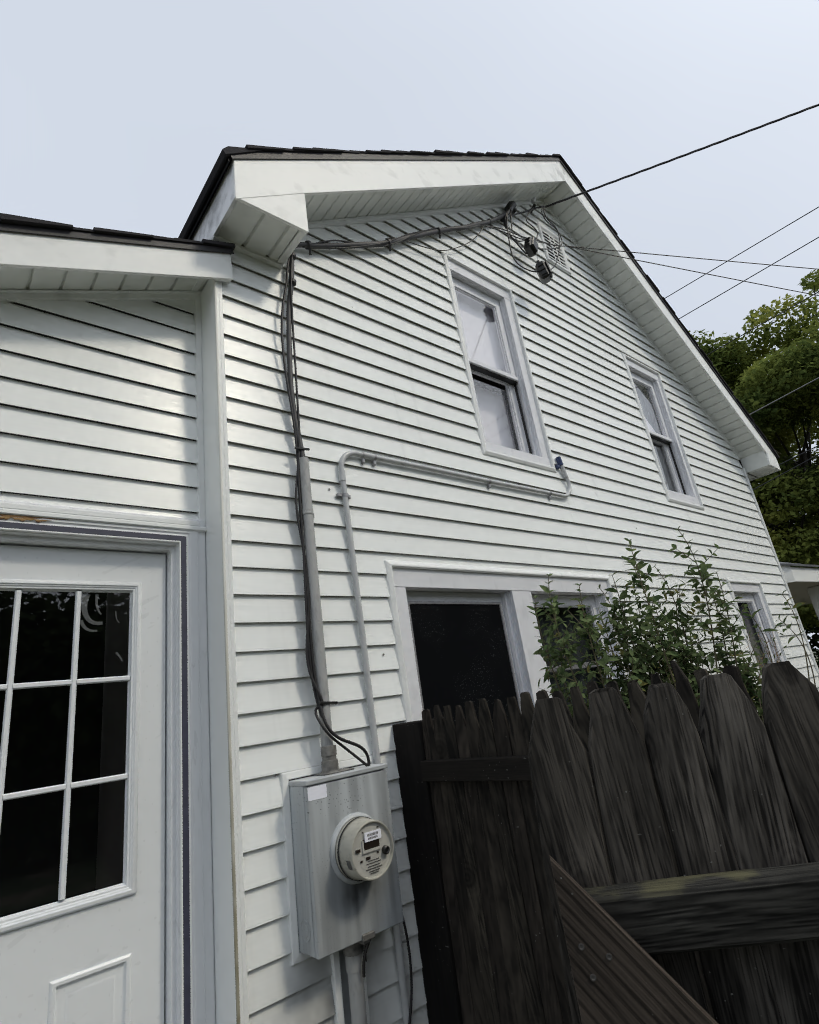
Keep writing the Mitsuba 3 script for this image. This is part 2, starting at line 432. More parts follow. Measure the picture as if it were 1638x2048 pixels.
def tube(path, r, n=8, cap=True):
    path = np.asarray(path, float)
    r = np.broadcast_to(np.asarray(r, float), len(path))
    tg = np.gradient(path, axis=0); tg /= np.linalg.norm(tg, axis=1, keepdims=True) + 1e-12
    u = np.cross(tg[0], [0.2, 0.4, 0.9]); u /= np.linalg.norm(u)
    rings = []
    a = np.arange(n) * 2 * np.pi / n
    for i in range(len(path)):
        u = u - tg[i] * (u @ tg[i]); u /= np.linalg.norm(u)
        w = np.cross(tg[i], u)
        rings.append(path[i] + r[i] * (np.cos(a)[:, None] * u + np.sin(a)[:, None] * w))
    V = np.vstack(rings); F = []
    for i in range(len(path) - 1):
        for j in range(n):
            F.append([i * n + j, i * n + (j + 1) % n, (i + 1) * n + (j + 1) % n, (i + 1) * n + j])
    F = np.array(F); F = np.vstack([F[:, [0, 1, 2]], F[:, [0, 2, 3]]])
    if cap:
        e = len(path) - 1
        V = np.vstack([V, path[0], path[-1]])
        c0, c1 = len(V) - 2, len(V) - 1
        F = np.vstack([F, [[(j + 1) % n, j, c0] for j in range(n)], [[e * n + j, e * n + (j + 1) % n, c1] for j in range(n)]])
    return V, F


def lathe(prof, c, axis, n=48):
    """profile (radius, height) turned about axis through c"""
    az = np.array(axis, float); az /= np.linalg.norm(az)
    ax = np.cross(az, [0.1, 0.2, 0.97]); ax /= np.linalg.norm(ax); ay = np.cross(az, ax)
    a = np.arange(n) * 2 * np.pi / n
    V = np.vstack([np.array(c) + az * h + r * (np.cos(a)[:, None] * ax + np.sin(a)[:, None] * ay) for r, h in prof])
    F = []
    for i in range(len(prof) - 1):
        for j in range(n):
            F.append([i * n + j, i * n + (j + 1) % n, (i + 1) * n + (j + 1) % n, (i + 1) * n + j])
    return V, np.array(F)


# ------------------------------------------------------------------ ground
gx = np.array([[-150, -150, 0], [150, -150, 0], [150, 150, 0], [-150, 150, 0.0]])
add('ground', (gx, np.array([[0, 1, 2], [0, 2, 3]])), 'm_ground', kind='structure')

# ------------------------------------------------------------------ the house
E = 0.1016                      # siding exposure
Z0 = 3.3938
XA, ZA, SL, SR = 3.104, 5.8418, 0.675, 0.735
XR = 5.955
zl = lambda x: ZA - SL * (XA - x)
zr = lambda x: ZA - SR * (x - XA)
house = thing('house', 'tall white vinyl sided gable house with black shingle roof and four windows', 'house')
H = house + '__'

W1 = (1.520, 2.222, 2.920, 4.415)
W2 = (3.770, 4.462, 2.922, 4.388)
W34 = (0.698, 2.530, 1.250, 2.239)
W5 = (4.440, 5.215, 1.200, 2.287)
VENT = (2.880, 3.225, 5.025, 5.440)
MB = (0.136, 0.530, 0.922, 1.462)
LT = (0.272, 0.392, 0.0, 0.922)      # trimmed slot under the meter box
HOLES = [W1, W2, W34, W5, VENT, MB, LT]


def wav(x, z, y, s=0.0007):
    p = np.stack([x * 0.9, z * 7.3, x * 0 + 2.0], -1)
    return y + s * (meshkit.noise(p, 3) - 0.5) * 2


def course(zb, zt, x0, x1, yb, lip, holes, tip=0.0):
    """one siding course: face leaning out to a lip, a hollow behind the lip"""
    cuts = sorted({zb, zt, *[z for h in holes for z in (h[2], h[3]) if zb < z < zt]})
    out = []
    for a, b in zip(cuts[:-1], cuts[1:]):
        iv = [(x0, x1)]
        for h in holes:
            if h[2] < b - 1e-6 and h[3] > a + 1e-6:
                iv = [q for s, e in iv for q in ((s, min(e, h[0])), (max(s, h[1]), e)) if q[1] - q[0] > 0.004]
        for s, e in iv:
            n = max(2, int((e - s) / 0.3) + 1)
            xs = np.linspace(s, e, n)
            yf = lambda z: yb - lip * (zt - z) / (zt - zb)
            rows = [(b, yf(b)), (a, yf(a))]
            if a == zb:
                g = 0.011
                rows += [(zb - 0.0008, yf(zb) + 0.0018), (zb + g, yf(zb + g) + 0.0022), (zb + g, yb + 0.002)]
            V = []
            for z, y in rows:
                V.append(np.stack([xs, wav(xs, zb + 0 * xs, y), z + 0.0007 * (meshkit.noise(np.stack([xs * 1.7, zb * 9 + 0 * xs, 0 * xs], -1), 8) - 0.5)], 1))
            V = np.vstack(V); F = []
            for r in range(len(rows) - 1):
                for i in range(n - 1):
                    F.append([r * n + i, r * n + i + 1, (r + 1) * n + i + 1, (r + 1) * n + i])
            out.append((V, np.array(F), s, e))
    groups = []
    for m in out:
        hit = [q for q in groups if any(m[2] < k[3] - 1e-6 and m[3] > k[2] + 1e-6 for k in q)]
        new = [m] + [k for q in hit for k in q]
        groups = [q for q in groups if not any(q is h for h in hit)] + [new]
    return [[(k[0], k[1]) for k in q] for q in groups]


LIP = 0.0145
for i in range(-24, 34):
    zb, zt = Z0 - E * i, Z0 - E * i + E
    zb = max(zb, 0.03)
    if zt - zb < 0.02 or zb > ZA - 0.03:
        continue
    x0 = max(-0.009, XA - (ZA - zb) / SL)
    x1 = min(XR - 0.03, XA + (ZA - zb) / SR)
    if i == -24: pass
    ms = course(zb, zt, x0, x1, 0.0, LIP, HOLES)
    for m in ms:
        add(H + 'siding_course', m, 'm_vinyl')
# panel end laps: thin overlapped edges of two siding panels
for (x, i0) in ((2.28, 8), (2.66, 6)):
    zb = Z0 - E * i0
    V, F = [], []
    ms = [(np.array([[x + q, -LIP * (1 - t) - 0.0018 + r_, zb + k * E + 0.002 + t * (E - 0.004)] for k in (0, 1) for t in (0, 1) for q, r_ in ((0, 0), (0.0022, 0.0006))]), np.array([[0, 1, 3, 2], [4, 5, 7, 6]]))]
    add(H + 'siding_lap', ms, 'm_trim')

import shapely
wallpoly = shapely.Polygon([(-0.04, 0.0), (XR, 0.0), (XR, zr(XR)), (XA, ZA + 0.05), (-0.04, zl(-0.04))])
holes = [shapely.box(w[0] + 0.055, w[2] + 0.055, w[1] - 0.055, w[3] - 0.055) for w in (W1, W2, W34, W5)]
wp = wallpoly.difference(shapely.union_all(holes))
add(H + 'wall', [prism(wp, 0.0045, 0.12), box(XR - 0.12, XR, 0.12, 8.5, 0, zr(XR)), box(-0.04, 0.06, 0.12, 8.5, 0, zl(-0.04)), box(-0.04, XR, 8.5, 8.6, 0, 6.0)], 'm_sheath')
add(H + 'inner_floor', [box(0.06, XR - 0.12, 0.121, 8.5, 2.50, 2.70), box(0.06, XR - 0.12, 1.9, 2.0, 0.02, 2.5), box(0.06, XR - 0.12, 1.9, 2.0, 2.7, 5.4)], 'm_interior')


# corner posts
def corner_post(xe, s, z1, depth):
    """vinyl outside corner post; s = +1 when the wall runs to +x from the corner"""
    xs = lambda a, b: (min(xe + s * a, xe + s * b), max(xe + s * a, xe + s * b))
    a = xs(0.0045, 0.020); b = xs(0.0202, 0.0365)
    return [cbox(*a, -0.0225, 0.004, 0.02, z1, 0.002), cbox(*b, -0.0195, 0.004, 0.02, z1, 0.002)], [cbox(min(xe, xe + s * 0.006), max(xe, xe + s * 0.006), -0.0215, depth, 0.02, z1, 0.002)]


f1, s1 = corner_post(-0.0455, 1, 3.495, 0.172)
add(H + 'corner_post', f1 + s1, 'm_trim')
add(H + 'corner_bead', [tube([[-0.0415, -0.0205, 0.02], [-0.0415, -0.0205, 2.0], [-0.0415, -0.0205, 3.49]], 0.0052, 10)], 'm_corner_dirt', smooth=True,
    label='dirty beige rounded edge of the corner post')
f2, s2 = corner_post(XR + 0.012, -1, 3.60, 0.12)
add(H + 'corner_post', f2 + s2, 'm_trim')

# soffits: panels across the rake overhang, y from the wall to the fascia
YF = -0.262


def soffit_run(xa, za, xb, zb, y0, y1, step=0.1, name=H + 'soffit_panel', mat='m_soffit'):
    """panels between two points of a rake (x, z); each with a pressed groove towards its neighbour"""
    a, b = np.array([xa, 0, za]), np.array([xb, 0, zb])
    L = np.linalg.norm(b - a); d = (b - a) / L
    nrm = np.array([-d[2], 0, d[0]]) * (1 if d[0] > 0 else -1)
    n = int(round(L / step)); w = L / n
    for i in range(n):
        s0, s1 = i * w, (i + 1) * w
        g = 0.011
        prof = [(s0, 0.012), (s0 + 0.001, 0.012), (s0 + g, 0.0115), (s0 + g + 0.002, 0.0), (s1 - 0.001, 0.0), (s1, 0.008)]
        V = []
        for s, h in prof:
            for y in (y0, y1):
                p = a + d * s + nrm * h
                V.append([p[0], y, p[2]])
        F = [[2 * k, 2 * k + 1, 2 * k + 3, 2 * k + 2] for k in range(len(prof) - 1)]
        add(name, [(np.array(V), np.array(F))], mat)
    q = [a + nrm * 0.013, b + nrm * 0.013]
    V = np.array([[q[0][0], y0, q[0][2]], [q[1][0], y0, q[1][2]], [q[1][0], y1, q[1][2]], [q[0][0], y1, q[0][2]]])
    return V, np.array([[0, 1, 2, 3]])


bk = [soffit_run(0.30, zl(0.30), XA, ZA, YF + 0.004, -0.012), soffit_run(XA, ZA, 5.98, zr(5.98), YF + 0.004, -0.012)]
add(H + 'soffit_backing', bk, 'm_sheath')


def along(xa, za, xb, zb, prof, ext=0.0):
    """profile of (y, offset normal to the rake) swept along a rake line"""
    a, b = np.array([xa, 0, za]), np.array([xb, 0, zb]); d = (b - a) / np.linalg.norm(b - a)
    nrm = np.array([-d[2], 0, d[0]])
    if nrm[2] < 0: nrm = -nrm
    V = []
    for p in (a - d * ext, b + d * ext):
        for y, h in prof:
            q = p + nrm * h; V.append([q[0], y, q[2]])
    n = len(prof)
    F = [[k, (k + 1) % n, n + (k + 1) % n, n + k] for k in range(n)]
    F += [list(range(n))[:4], [n + k for k in range(n)][:4]] if n == 4 else []
    return np.array(V), np.array(F)


jp = [(-0.030, -0.004), (-0.030, -0.007), (-0.016, -0.007), (-0.016, -0.026), (-0.010, -0.030), (0.004, -0.030), (0.004, -0.004)]
add(H + 'soffit_channel', [along(0.30, zl(0.30), XA, ZA, jp)], 'm_trim')
add(H + 'soffit_channel', [along(XA, ZA, 5.97, zr(5.97), jp)], 'm_trim')

# rake fascia with the two box returns
FT = 0.192
poly_l = [(-0.0445, 3.690), (0.301, 3.690), (0.301, zl(0.301) - 0.026), (XA, ZA - 0.020), (XA, ZA + 0.232), (-0.0445, zl(-0.0445) + FT)]
poly_r = [(XA + 0.0015, ZA - 0.020), (6.012, zr(6.012) - 0.012), (5.985, 3.545), (6.292, 3.530), (6.292, zr(6.292) + FT + 0.012), (XA + 0.0015, ZA + 0.232)]
add(H + 'rake_fascia', [prism(poly_l, YF - 0.002, YF + 0.012)], 'm_fascia')
add(H + 'rake_fascia', [prism(poly_r, YF - 0.002, YF + 0.012)], 'm_fascia')
# upper lap of the fascia metal: a second sheet 2 mm proud over the return
poly_u = [(-0.043, zl(-0.0445) - 0.038), (0.301, zl(0.301) - 0.026), (XA, ZA - 0.020), (XA, ZA + 0.228), (-0.043, zl(-0.0445) + FT - 0.003)]
add(H + 'fascia_lap', [prism(poly_u, YF - 0.004, YF - 0.0025)], 'm_fascia')
# returns: inner faces and undersides
add(H + 'box_return', [box(0.289, 0.2995, YF + 0.0125, -0.002, 3.694, zl(0.30) + 0.03)], 'm_trim')
add(H + 'box_return', [box(5.988, 6.0, YF + 0.0125, -0.002, 3.55, zr(6.0) + 0.03)], 'm_soffit')
bk = []
for (xs, zu) in (((-0.043, 0.085, 0.205, 0.262), 3.697), ((6.002, 6.10, 6.20, 6.288), 3.541)):
    for k in range(len(xs) - 1):
        a, b = xs[k], xs[k + 1]
        prof = [(a, 0.012), (a + 0.010, 0.012), (a + 0.018, 0.0), (b - 0.001, 0.0), (b, 0.006)]
        V = [[x, y, zu + h] for x, h in prof for y in (YF + 0.0125, -0.03)]
        F = [[2 * q, 2 * q + 1, 2 * q + 3, 2 * q + 2] for q in range(4)]
        add(H + 'soffit_panel', [(np.array(V), np.array(F))], 'm_soffit')
    bk.append(box(xs[0], xs[-1], YF + 0.0125, -0.002, zu + 0.014, zu + 0.02))
add(H + 'box_backing', bk, 'm_sheath')
add(H + 'box_trim', [cbox(-0.043, 0.300, -0.030, -0.001, 3.683, 3.699, 0.002), cbox(0.264, 0.288, YF + 0.0125, -0.031, 3.690, 3.699, 0.002)], 'm_trim')
add(H + 'box_trim', [cbox(6.0, 6.29, -0.020, 0.0, 3.530, 3.545, 0.002)], 'm_trim')
# eave fascia running back along both sides
ZEL, ZER = zl(-0.0445), zr(6.292)
add(H + 'eave_fascia', [box(-0.0445, -0.030, YF + 0.0125, 8.7, 3.690, ZEL + FT)], 'm_eave')
add(H + 'eave_fascia', [box(6.278, 6.292, YF + 0.0125, 8.7, 3.530, ZER + FT)], 'm_eave')
add(H + 'eave_soffit', [box(-0.030, 0.0, 0.0, 8.6, 3.70, 3.71), box(XR + 0.002, 6.278, 0.0, 8.6, 3.545, 3.555)], 'm_soffit')
# roof decks and shingle courses
slab = lambda xa, za, xb, zb: along(xa, za, xb, zb, [(YF - 0.006, 0.0), (8.75, 0.0), (8.75, 0.02), (YF - 0.006, 0.02)])
eL = (-0.060, zl(-0.060) + FT + 0.002); eR = (6.306, zr(6.306) + FT + 0.014); ap = (XA, ZA + 0.234)
add(H + 'roof', [slab(*eL, *ap), slab(*ap, *eR)], 'm_drip')
add(H + 'drip_edge', [along(*eL, *ap, [(YF - 0.012, -0.012), (YF - 0.0065, -0.012), (YF - 0.0065, 0.022), (YF - 0.012, 0.022)]),
                      along(*ap, *eR, [(YF - 0.012, -0.012), (YF - 0.0065, -0.012), (YF - 0.0065, 0.022), (YF - 0.012, 0.022)]),
                      box(eL[0] - 0.006, eL[0] - 0.001, YF, 8.7, eL[1] - 0.02, eL[1] + 0.03)], 'm_drip')


def shingles(e, a, name, y0, y1, over=0.03, expo=0.143):
    e3, a3 = np.array([e[0], 0, e[1]]), np.array([a[0], 0, a[1]])
    L = np.linalg.norm(a3 - e3); d = (a3 - e3) / L; nrm = np.array([-d[2], 0, d[0]]); nrm = nrm if nrm[2] > 0 else -nrm
    n = int(L / expo) + 1
    for i in range(n):
        s0 = -over + i * expo + rng.uniform(-0.005, 0.005) * (i > 0); s1 = min(s0 + expo * 1.55, L + 0.01)
        ya = y0 + rng.uniform(-0.009, 0.006)
        h0, h1 = 0.022 + 0.017 + rng.uniform(-0.003, 0.005), 0.022 + 0.007
        b0, b1 = 0.022 + 0.006 * (i > 0), 0.0225
        droop = -0.02 if i == 0 else 0.0
        pr = [(s0, b0 + droop), (s0, h0 + droop * 0.8), (s0 + 0.04, h0 - 0.002), (s1, h1), (s1, b1)]
        V = []
        for y in (ya, y1):
            for s, h in pr:
                p = e3 + d * s + nrm * h; V.append([p[0], y, p[2]])
        F = [[k, (k + 1) % 5, 5 + (k + 1) % 5, 5 + k] for k in range(5)] + [[0, 1, 2, 3], [0, 3, 4, 4], [5, 6, 7, 8], [5, 8, 9, 9]]
        add(name, [(np.array(V), np.array(F))], 'm_shingle')


shingles(eL, ap, H + 'shingle_course', YF - 0.024, 8.75)
shingles(eR, ap, H + 'shingle_course', YF - 0.024, 8.75)
add(H + 'ridge_cap', [along(XA - 0.13, ap[1] - 0.13 * SL + 0.036, XA, ap[1] + 0.036, [(YF - 0.028, 0.0), (8.75, 0.0), (8.75, 0.012), (YF - 0.028, 0.012)]),
                      along(XA, ap[1] + 0.036, XA + 0.13, ap[1] - 0.13 * SR + 0.036, [(YF - 0.028, 0.0), (8.75, 0.0), (8.75, 0.012), (YF - 0.028, 0.012)])], 'm_shingle')

# exposed nail heads in the siding
for x, z in ((0.415, 2.385), (0.445, 2.545), (0.60, 3.965), (0.12, 1.46), (0.63, 1.83), (1.21, 2.30), (0.70, 3.62), (3.1, 2.62)):
    add(H + 'nail', [lathe([(0.0045, 0.0), (0.0042, 0.0025), (0.0002, 0.003)], (x, -0.0085, z), (0, -1, 0), 8)], 'm_hub')

# ------------------------------------------------------------------ windows
JP = [(-0.002, 0.004), (0.0, -0.012), (0.004, -0.017), (0.020, -0.0235), (0.026, -0.0235), (0.030, -0.020), (0.031, -0.004), (0.031, 0.02)]


def jtrim(par, w):
    add(par + 'trim', [rframe(*w, JP)], 'm_trim')


def sash(par, x0, x1, z0, z1, y, st, rt, rb, name='sash', mat='m_casing', yb=0.035):
    """one sash: a stepped frame round the glass, and the pane"""
    ring = shapely.box(x0, z0, x1, z1).difference(shapely.box(x0 + st, z0 + rb, x1 - st, z1 - rt))
    ring2 = shapely.box(x0 + st - 0.004, z0 + rb - 0.004, x1 - st + 0.004, z1 - rt + 0.004).difference(shapely.box(x0 + st + 0.009, z0 + rb + 0.009, x1 - st - 0.009, z1 - rt - 0.009))
    add(par + name, [prism(ring, y, y + yb), prism(ring2, y + 0.008, y + 0.02)], mat)
    g = [x0 + st + 0.007, x1 - st - 0.007, z0 + rb + 0.007, z1 - rt - 0.007]
    add(par + 'pane', (np.array([[g[0], y + 0.014, g[2]], [g[1], y + 0.014, g[2]], [g[1], y + 0.014, g[3]], [g[0], y + 0.014, g[3]]]), np.array([[0, 1, 2], [0, 2, 3]])), 'm_glass')
    return g


def casing(par, o, i, y=-0.003):
    """flat metal-wrapped casing from the trim (o) to the opening (i), returning into the jamb"""
    top = prism([(o[0], i[3]), (o[1], i[3]), (o[1], o[3]), (o[0], o[3])], y - 0.0015, y + 0.02)
    bot = prism([(o[0], o[2]), (o[1], o[2]), (o[1], i[2]), (o[0], i[2])], y - 0.004, y + 0.02)
    lf = prism([(o[0], i[2]), (i[0], i[2]), (i[0], i[3] - 0.0008), (o[0], i[3] - 0.0008)], y, y + 0.02)
    rt = prism([(i[1], i[2]), (o[1], i[2]), (o[1], i[3] - 0.0008), (i[1], i[3] - 0.0008)], y, y + 0.02)
    add(par + 'casing', [top, bot, lf, rt], 'm_casing')
    d = 0.118
    add(par + 'jamb', [box(i[0] - 0.008, i[0], y + 0.0205, d, i[2], i[3]), box(i[1], i[1] + 0.008, y + 0.0205, d, i[2], i[3]),
                       box(i[0], i[1], y + 0.0205, d, i[3], i[3] + 0.008), box(i[0], i[1], y + 0.0205, d, i[2] - 0.008, i[2]),
                       box(i[1] - 0.012, i[1] - 0.0005, 0.028, 0.040, i[2], i[3]), box(i[1] - 0.009, i[1] - 0.0005, 0.0775, 0.084, i[2], i[3])], 'm_casing')


def double_hung(w, inn, mid, label, curtains):
    par = key_for(H + 'window')
    labels[par] = {'label': label}
    par += '__'
    jtrim(par, w)
    o = (w[0] + 0.029, w[1] - 0.029, w[2] + 0.029, w[3] - 0.029)
    casing(par, o, inn)
    sash(par, inn[0] + 0.012, inn[1] - 0.012, mid - 0.022, inn[3] - 0.002, 0.042, 0.052, 0.072, 0.044)
    sash(par, inn[0] + 0.004, inn[1] - 0.004, inn[2] + 0.004, mid + 0.028, 0.084, 0.056, 0.05, 0.05)
    # sill lip and screen rail
    gs = []
    for a, b, c, d, y in ((inn[0] + 0.064, inn[1] - 0.064, mid + 0.022, inn[3] - 0.074, 0.0495), (inn[0] + 0.060, inn[1] - 0.060, inn[2] + 0.054, mid - 0.022, 0.0915)):
        gs.append(rframe(a - 0.0035, b + 0.0035, c - 0.0035, d + 0.0035, [(0, y + 0.006), (0, y), (0.0042, y), (0.0042, y + 0.006)]))
    gs.append(box(inn[1] - 0.0118, inn[1] - 0.009, 0.060, 0.0775, inn[2], inn[3])); gs.append(box(inn[1] - 0.0035, inn[1] - 0.001, 0.088, 0.117, inn[2], inn[3]))
    gs.append(box(inn[0] + 0.013, inn[1] - 0.013, 0.0425, 0.083, mid - 0.0265, mid - 0.0225))
    add(par + 'weatherstrip', gs, 'm_black_plastic')
    add(par + 'sill', [cbox(inn[0], inn[1], 0.012, 0.082, inn[2] + 0.0005, inn[2] + 0.016, 0.003)], 'm_casing')
    add(par + 'meeting_rail', [cbox(inn[0] + 0.013, inn[1] - 0.013, 0.030, 0.0415, mid - 0.022, mid + 0.012, 0.004)], 'm_casing')
    curtains(par, inn, mid)


def flat(x0, x1, y, z0, z1, y2=None):
    y2 = y if y2 is None else y2
    return np.array([[x0, y, z0], [x1, y2, z0], [x1, y2, z1], [x0, y, z1]], float), np.array([[0, 1, 2], [0, 2, 3]])


def folds(x0, x1, y, z0, z1, amp=0.008, n=30, f=60):
    xs = np.linspace(x0, x1, n * 3)
    V = np.vstack([np.stack([xs, y + amp * np.sin(xs * f + 2 * np.sin(xs * 9)), 0 * xs + z], 1) for z in (z0, z1)])
    m = len(xs)
    return V, np.array([[i, i + 1, m + i + 1, m + i] for i in range(m - 1)])


def cur1(par, inn, mid):
    add(par + 'curtain', flat(inn[0] - 0.05, inn[1] + 0.05, 0.1225, mid - 0.02, inn[3] + 0.05), 'm_curtain')
    add(par + 'curtain', flat(inn[0] - 0.2, inn[1] + 0.03, 0.205, inn[2] - 0.1, mid - 0.03), 'm_curtain')


def cur2(par, inn, mid):
    x0, x1 = inn[0], inn[1]
    add(par + 'curtain', [folds(x0 - 0.1, x1 + 0.1, 0.15, inn[2] - .1, inn[3] + .15, 0.008, 24, 50)], 'm_grey_curtain', smooth=True)
    add(par + 'paper_sheet', (np.array([[x0 - .02, .124, mid - .03], [x1 + .02, .124, mid - .03], [x1 + .02, .124, mid + .02], [x0 - .02, .124, mid + .56]]), np.array([[0, 1, 2], [0, 2, 3]])), 'm_curtain')
    add(par + 'lace_curtain', [folds(x0 - 0.02, x0 + 0.225, 0.131, inn[2], mid - 0.035, 0.005, 14, 70)], 'm_lace', smooth=True)


I1 = (1.578, 2.122, 3.018, 4.306)
I2 = (3.845, 4.380, 3.040, 4.285)
double_hung(W1, I1, 3.635, 'upper sash window with pale curtain below the hanging cable boxes', cur1)
double_hung(W2, I2, 3.640, 'upper sash window with lace curtain under the right roof slope', cur2)

# paired ground-floor windows
par = key_for(H + 'window'); labels[par] = {'label': 'wide double ground floor window with black glass behind the fence'}; par += '__'
jtrim(par, W34)
o = (W34[0] + 0.029, W34[1] - 0.029, W34[2] + 0.029, W34[3] - 0.029)
zb, zt = 1.31, 2.122
add(par + 'header', [prism([(o[0], zt), (o[1], zt), (o[1], o[3]), (o[0], o[3])], -0.006, 0.02)], 'm_casing')
for a, b in ((o[0], 0.803), (1.540, 1.700), (2.440, o[1])):
    add(par + 'casing', [prism([(a, o[2]), (b, o[2]), (b, zt - 0.0015), (a, zt - 0.0015)], -0.0035, 0.02)], 'm_casing')
add(par + 'sill', [box(0.80, 2.44, -0.004, 0.09, 1.28, zb)], 'm_casing')
for a, b in ((0.803, 1.540), (1.700, 2.440)):
    add(par + 'jamb', [box(a - 0.008, a, 0.0205, 0.118, zb, zt), box(b, b + 0.008, 0.0205, 0.118, zb, zt), box(a, b, 0.0205, 0.118, zt, zt + 0.008),
                       box(b - 0.020, b - 0.0005, 0.036, 0.060, zb, zt)], 'm_casing')
sash(par, 0.812, 1.524, zb, zt - 0.004, 0.062, 0.045, 0.060, 0.045)
add(par + 'screen_frame', [rframe(0.845, 1.495, zb + 0.03, zt - 0.052, [(0, 0.056), (0.0, 0.048), (0.012, 0.048), (0.014, 0.056)])], 'm_galv')
add(par + 'screen', flat(0.857, 1.483, 0.0535, zb + 0.04, zt - 0.066), 'm_screen', label='dark insect screen with rain drops')
sash(par, 1.709, 2.431, zb, zt - 0.004, 0.062, 0.050, 0.060, 0.045)
add(par + 'inner_rail', [cbox(1.70, 2.44, 0.100, 0.118, 1.688, 1.722, 0.003)], 'm_galv')
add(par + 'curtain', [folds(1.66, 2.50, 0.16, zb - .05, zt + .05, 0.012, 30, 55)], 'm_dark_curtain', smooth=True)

par = key_for(H + 'window'); labels[par] = {'label': 'narrow ground floor window with grey shade near the right corner'}; par += '__'
jtrim(par, W5)
o = (W5[0] + 0.029, W5[1] - 0.029, W5[2] + 0.029, W5[3] - 0.029)
I5 = (4.532, 5.112, 1.27, 2.180)
casing(par, o, I5)
sash(par, I5[0] + 0.005, I5[1] - 0.005, I5[2], I5[3] - 0.002, 0.046, 0.06, 0.075, 0.05)
add(par + 'roller_shade', flat(I5[0], I5[1], 0.118, I5[2], I5[3]), 'm_grey_shade')

# gable vent
par = key_for(H + 'gable_vent'); labels[par] = {'label': 'white louvred vent high in the gable'}; par += '__'
add(par + 'frame', [rframe(*VENT, [(-0.002, 0.004), (0.0, -0.018), (0.006, -0.024), (0.028, -0.024), (0.040, -0.016), (0.044, 0.0), (0.044, 0.03)])], 'm_trim')
add(par + 'backing', flat(VENT[0] + .02, VENT[1] - .02, 0.003, VENT[2] + .02, VENT[3] - .02), 'm_interior')
zz = np.linspace(VENT[2] + 0.058, VENT[3] - 0.07, 8)
for z in zz:
    V = np.array([[x, y, z_] for x in (VENT[0] + .045, VENT[1] - .045) for y, z_ in ((-0.018, z + 0.010), (-0.018, z - 0.003), (-0.015, z - 0.003), (0.0, z + 0.026))])
    add(par + 'louvre', [(V, np.array([[0, 1, 5, 4], [1, 2, 6, 5], [2, 3, 7, 6], [3, 0, 4, 7]]))], 'm_trim')
for xm in (VENT[0] + 0.14, VENT[1] - 0.14):
    add(par + 'mullion', [box(xm - 0.006, xm + 0.006, -0.019, -0.0165, VENT[2] + .045, VENT[3] - .045)], 'm_trim')

# ------------------------------------------------------------------ lean-to
lean = thing('house_extension', 'low white sided lean-to with a half glazed door and sloping black roof edge', 'house extension')
Lk = lean + '__'
YW = 0.152; XL = -2.6
sl = lambda x: 3.188 + 0.434 * (x + 0.759)     # soffit line
fl = lambda x: 3.152 + 0.389 * (x + 0.775)     # bottom edge of the rake fascia
YLF = -0.05
DO = (-1.115, -0.048, 0.0, 2.350)              # door casing
EL = 0.1047
for k in range(0, 11):
    zb = 2.432 + EL * (k - 1); zt = zb + EL
    if zb > sl(-0.09): break
    x0 = XL if zb < sl(XL) else -0.759 + (zb - 3.188) / 0.434
    zb2 = max(zb, 2.370)
    add(Lk + 'siding_course', course(zb2, zt, x0, -0.068, YW, LIP, [])[0], 'm_vinyl')
for k in range(1, 22):
    zb = 2.432 - EL * (k + 1); zt = zb + EL
    if zb > 0.02:
        add(Lk + 'siding_course', course(zb, min(zt, 2.40), XL, -1.118, YW, LIP, [])[0], 'm_vinyl')
wl = shapely.Polygon([(XL, 0), (-0.047, 0), (-0.047, sl(-0.047)), (XL, sl(XL))]).difference(shapely.box(-1.0, 0.0, -0.15, 2.30))
add(Lk + 'wall', [prism(wl, YW + 0.0045, YW + 0.1), box(XL - 0.1, XL, YW, 6, 0, 2.3), box(XL, -0.06, 6, 6.1, 0, 2.6), box(XL, -0.06, 1.6, 1.65, 0, 2.6)], 'm_interior')
add(Lk + 'nail', [lathe([(0.005, 0.0), (0.0045, 0.003), (0.0002, 0.0035)], (-0.555, YW - 0.008, 3.175), (0, -1, 0), 8)], 'm_black_plastic')
# J channels: right side and above the door
add(Lk + 'trim', [cbox(-0.0700, -0.0455, YW - 0.022, YW + 0.006, 2.372, sl(-0.06) - 0.02, 0.003)], 'm_trim')
add(Lk + 'trim', [cbox(-1.12, -0.0462, YW - 0.036, YW + 0.006, 2.349, 2.366, 0.003), cbox(-1.12, -0.072, YW - 0.033, YW + 0.006, 2.3665, 2.388, 0.003)], 'm_trim')
# soffit
b = soffit_run(XL, sl(XL), -0.085, sl(-0.085), YLF + 0.014, YW - 0.014, 0.108, Lk + 'soffit_panel')
add(Lk + 'soffit_backing', [b, along(-0.085, sl(-0.085), 0.02, sl(0.02), [(YLF + 0.013, 0.004), (YW, 0.004), (YW, 0.010), (YLF + 0.013, 0.010)])], 'm_soffit')
add(Lk + 'soffit_channel', [along(XL, sl(XL), -0.0458, sl(-0.0458), [(YW - 0.034, -0.004), (YW - 0.034, -0.007), (YW - 0.018, -0.007), (YW - 0.018, -0.026), (YW - 0.012, -0.030), (YW + 0.004, -0.030), (YW + 0.004, -0.004)])], 'm_trim')
add(Lk + 'soffit_channel', [along(-0.092, sl(-0.092), -0.066, sl(-0.066), [(YLF + 0.013, -0.004), (YW - 0.035, -0.004), (YW - 0.035, 0.004), (YLF + 0.013, 0.004)])], 'm_trim')
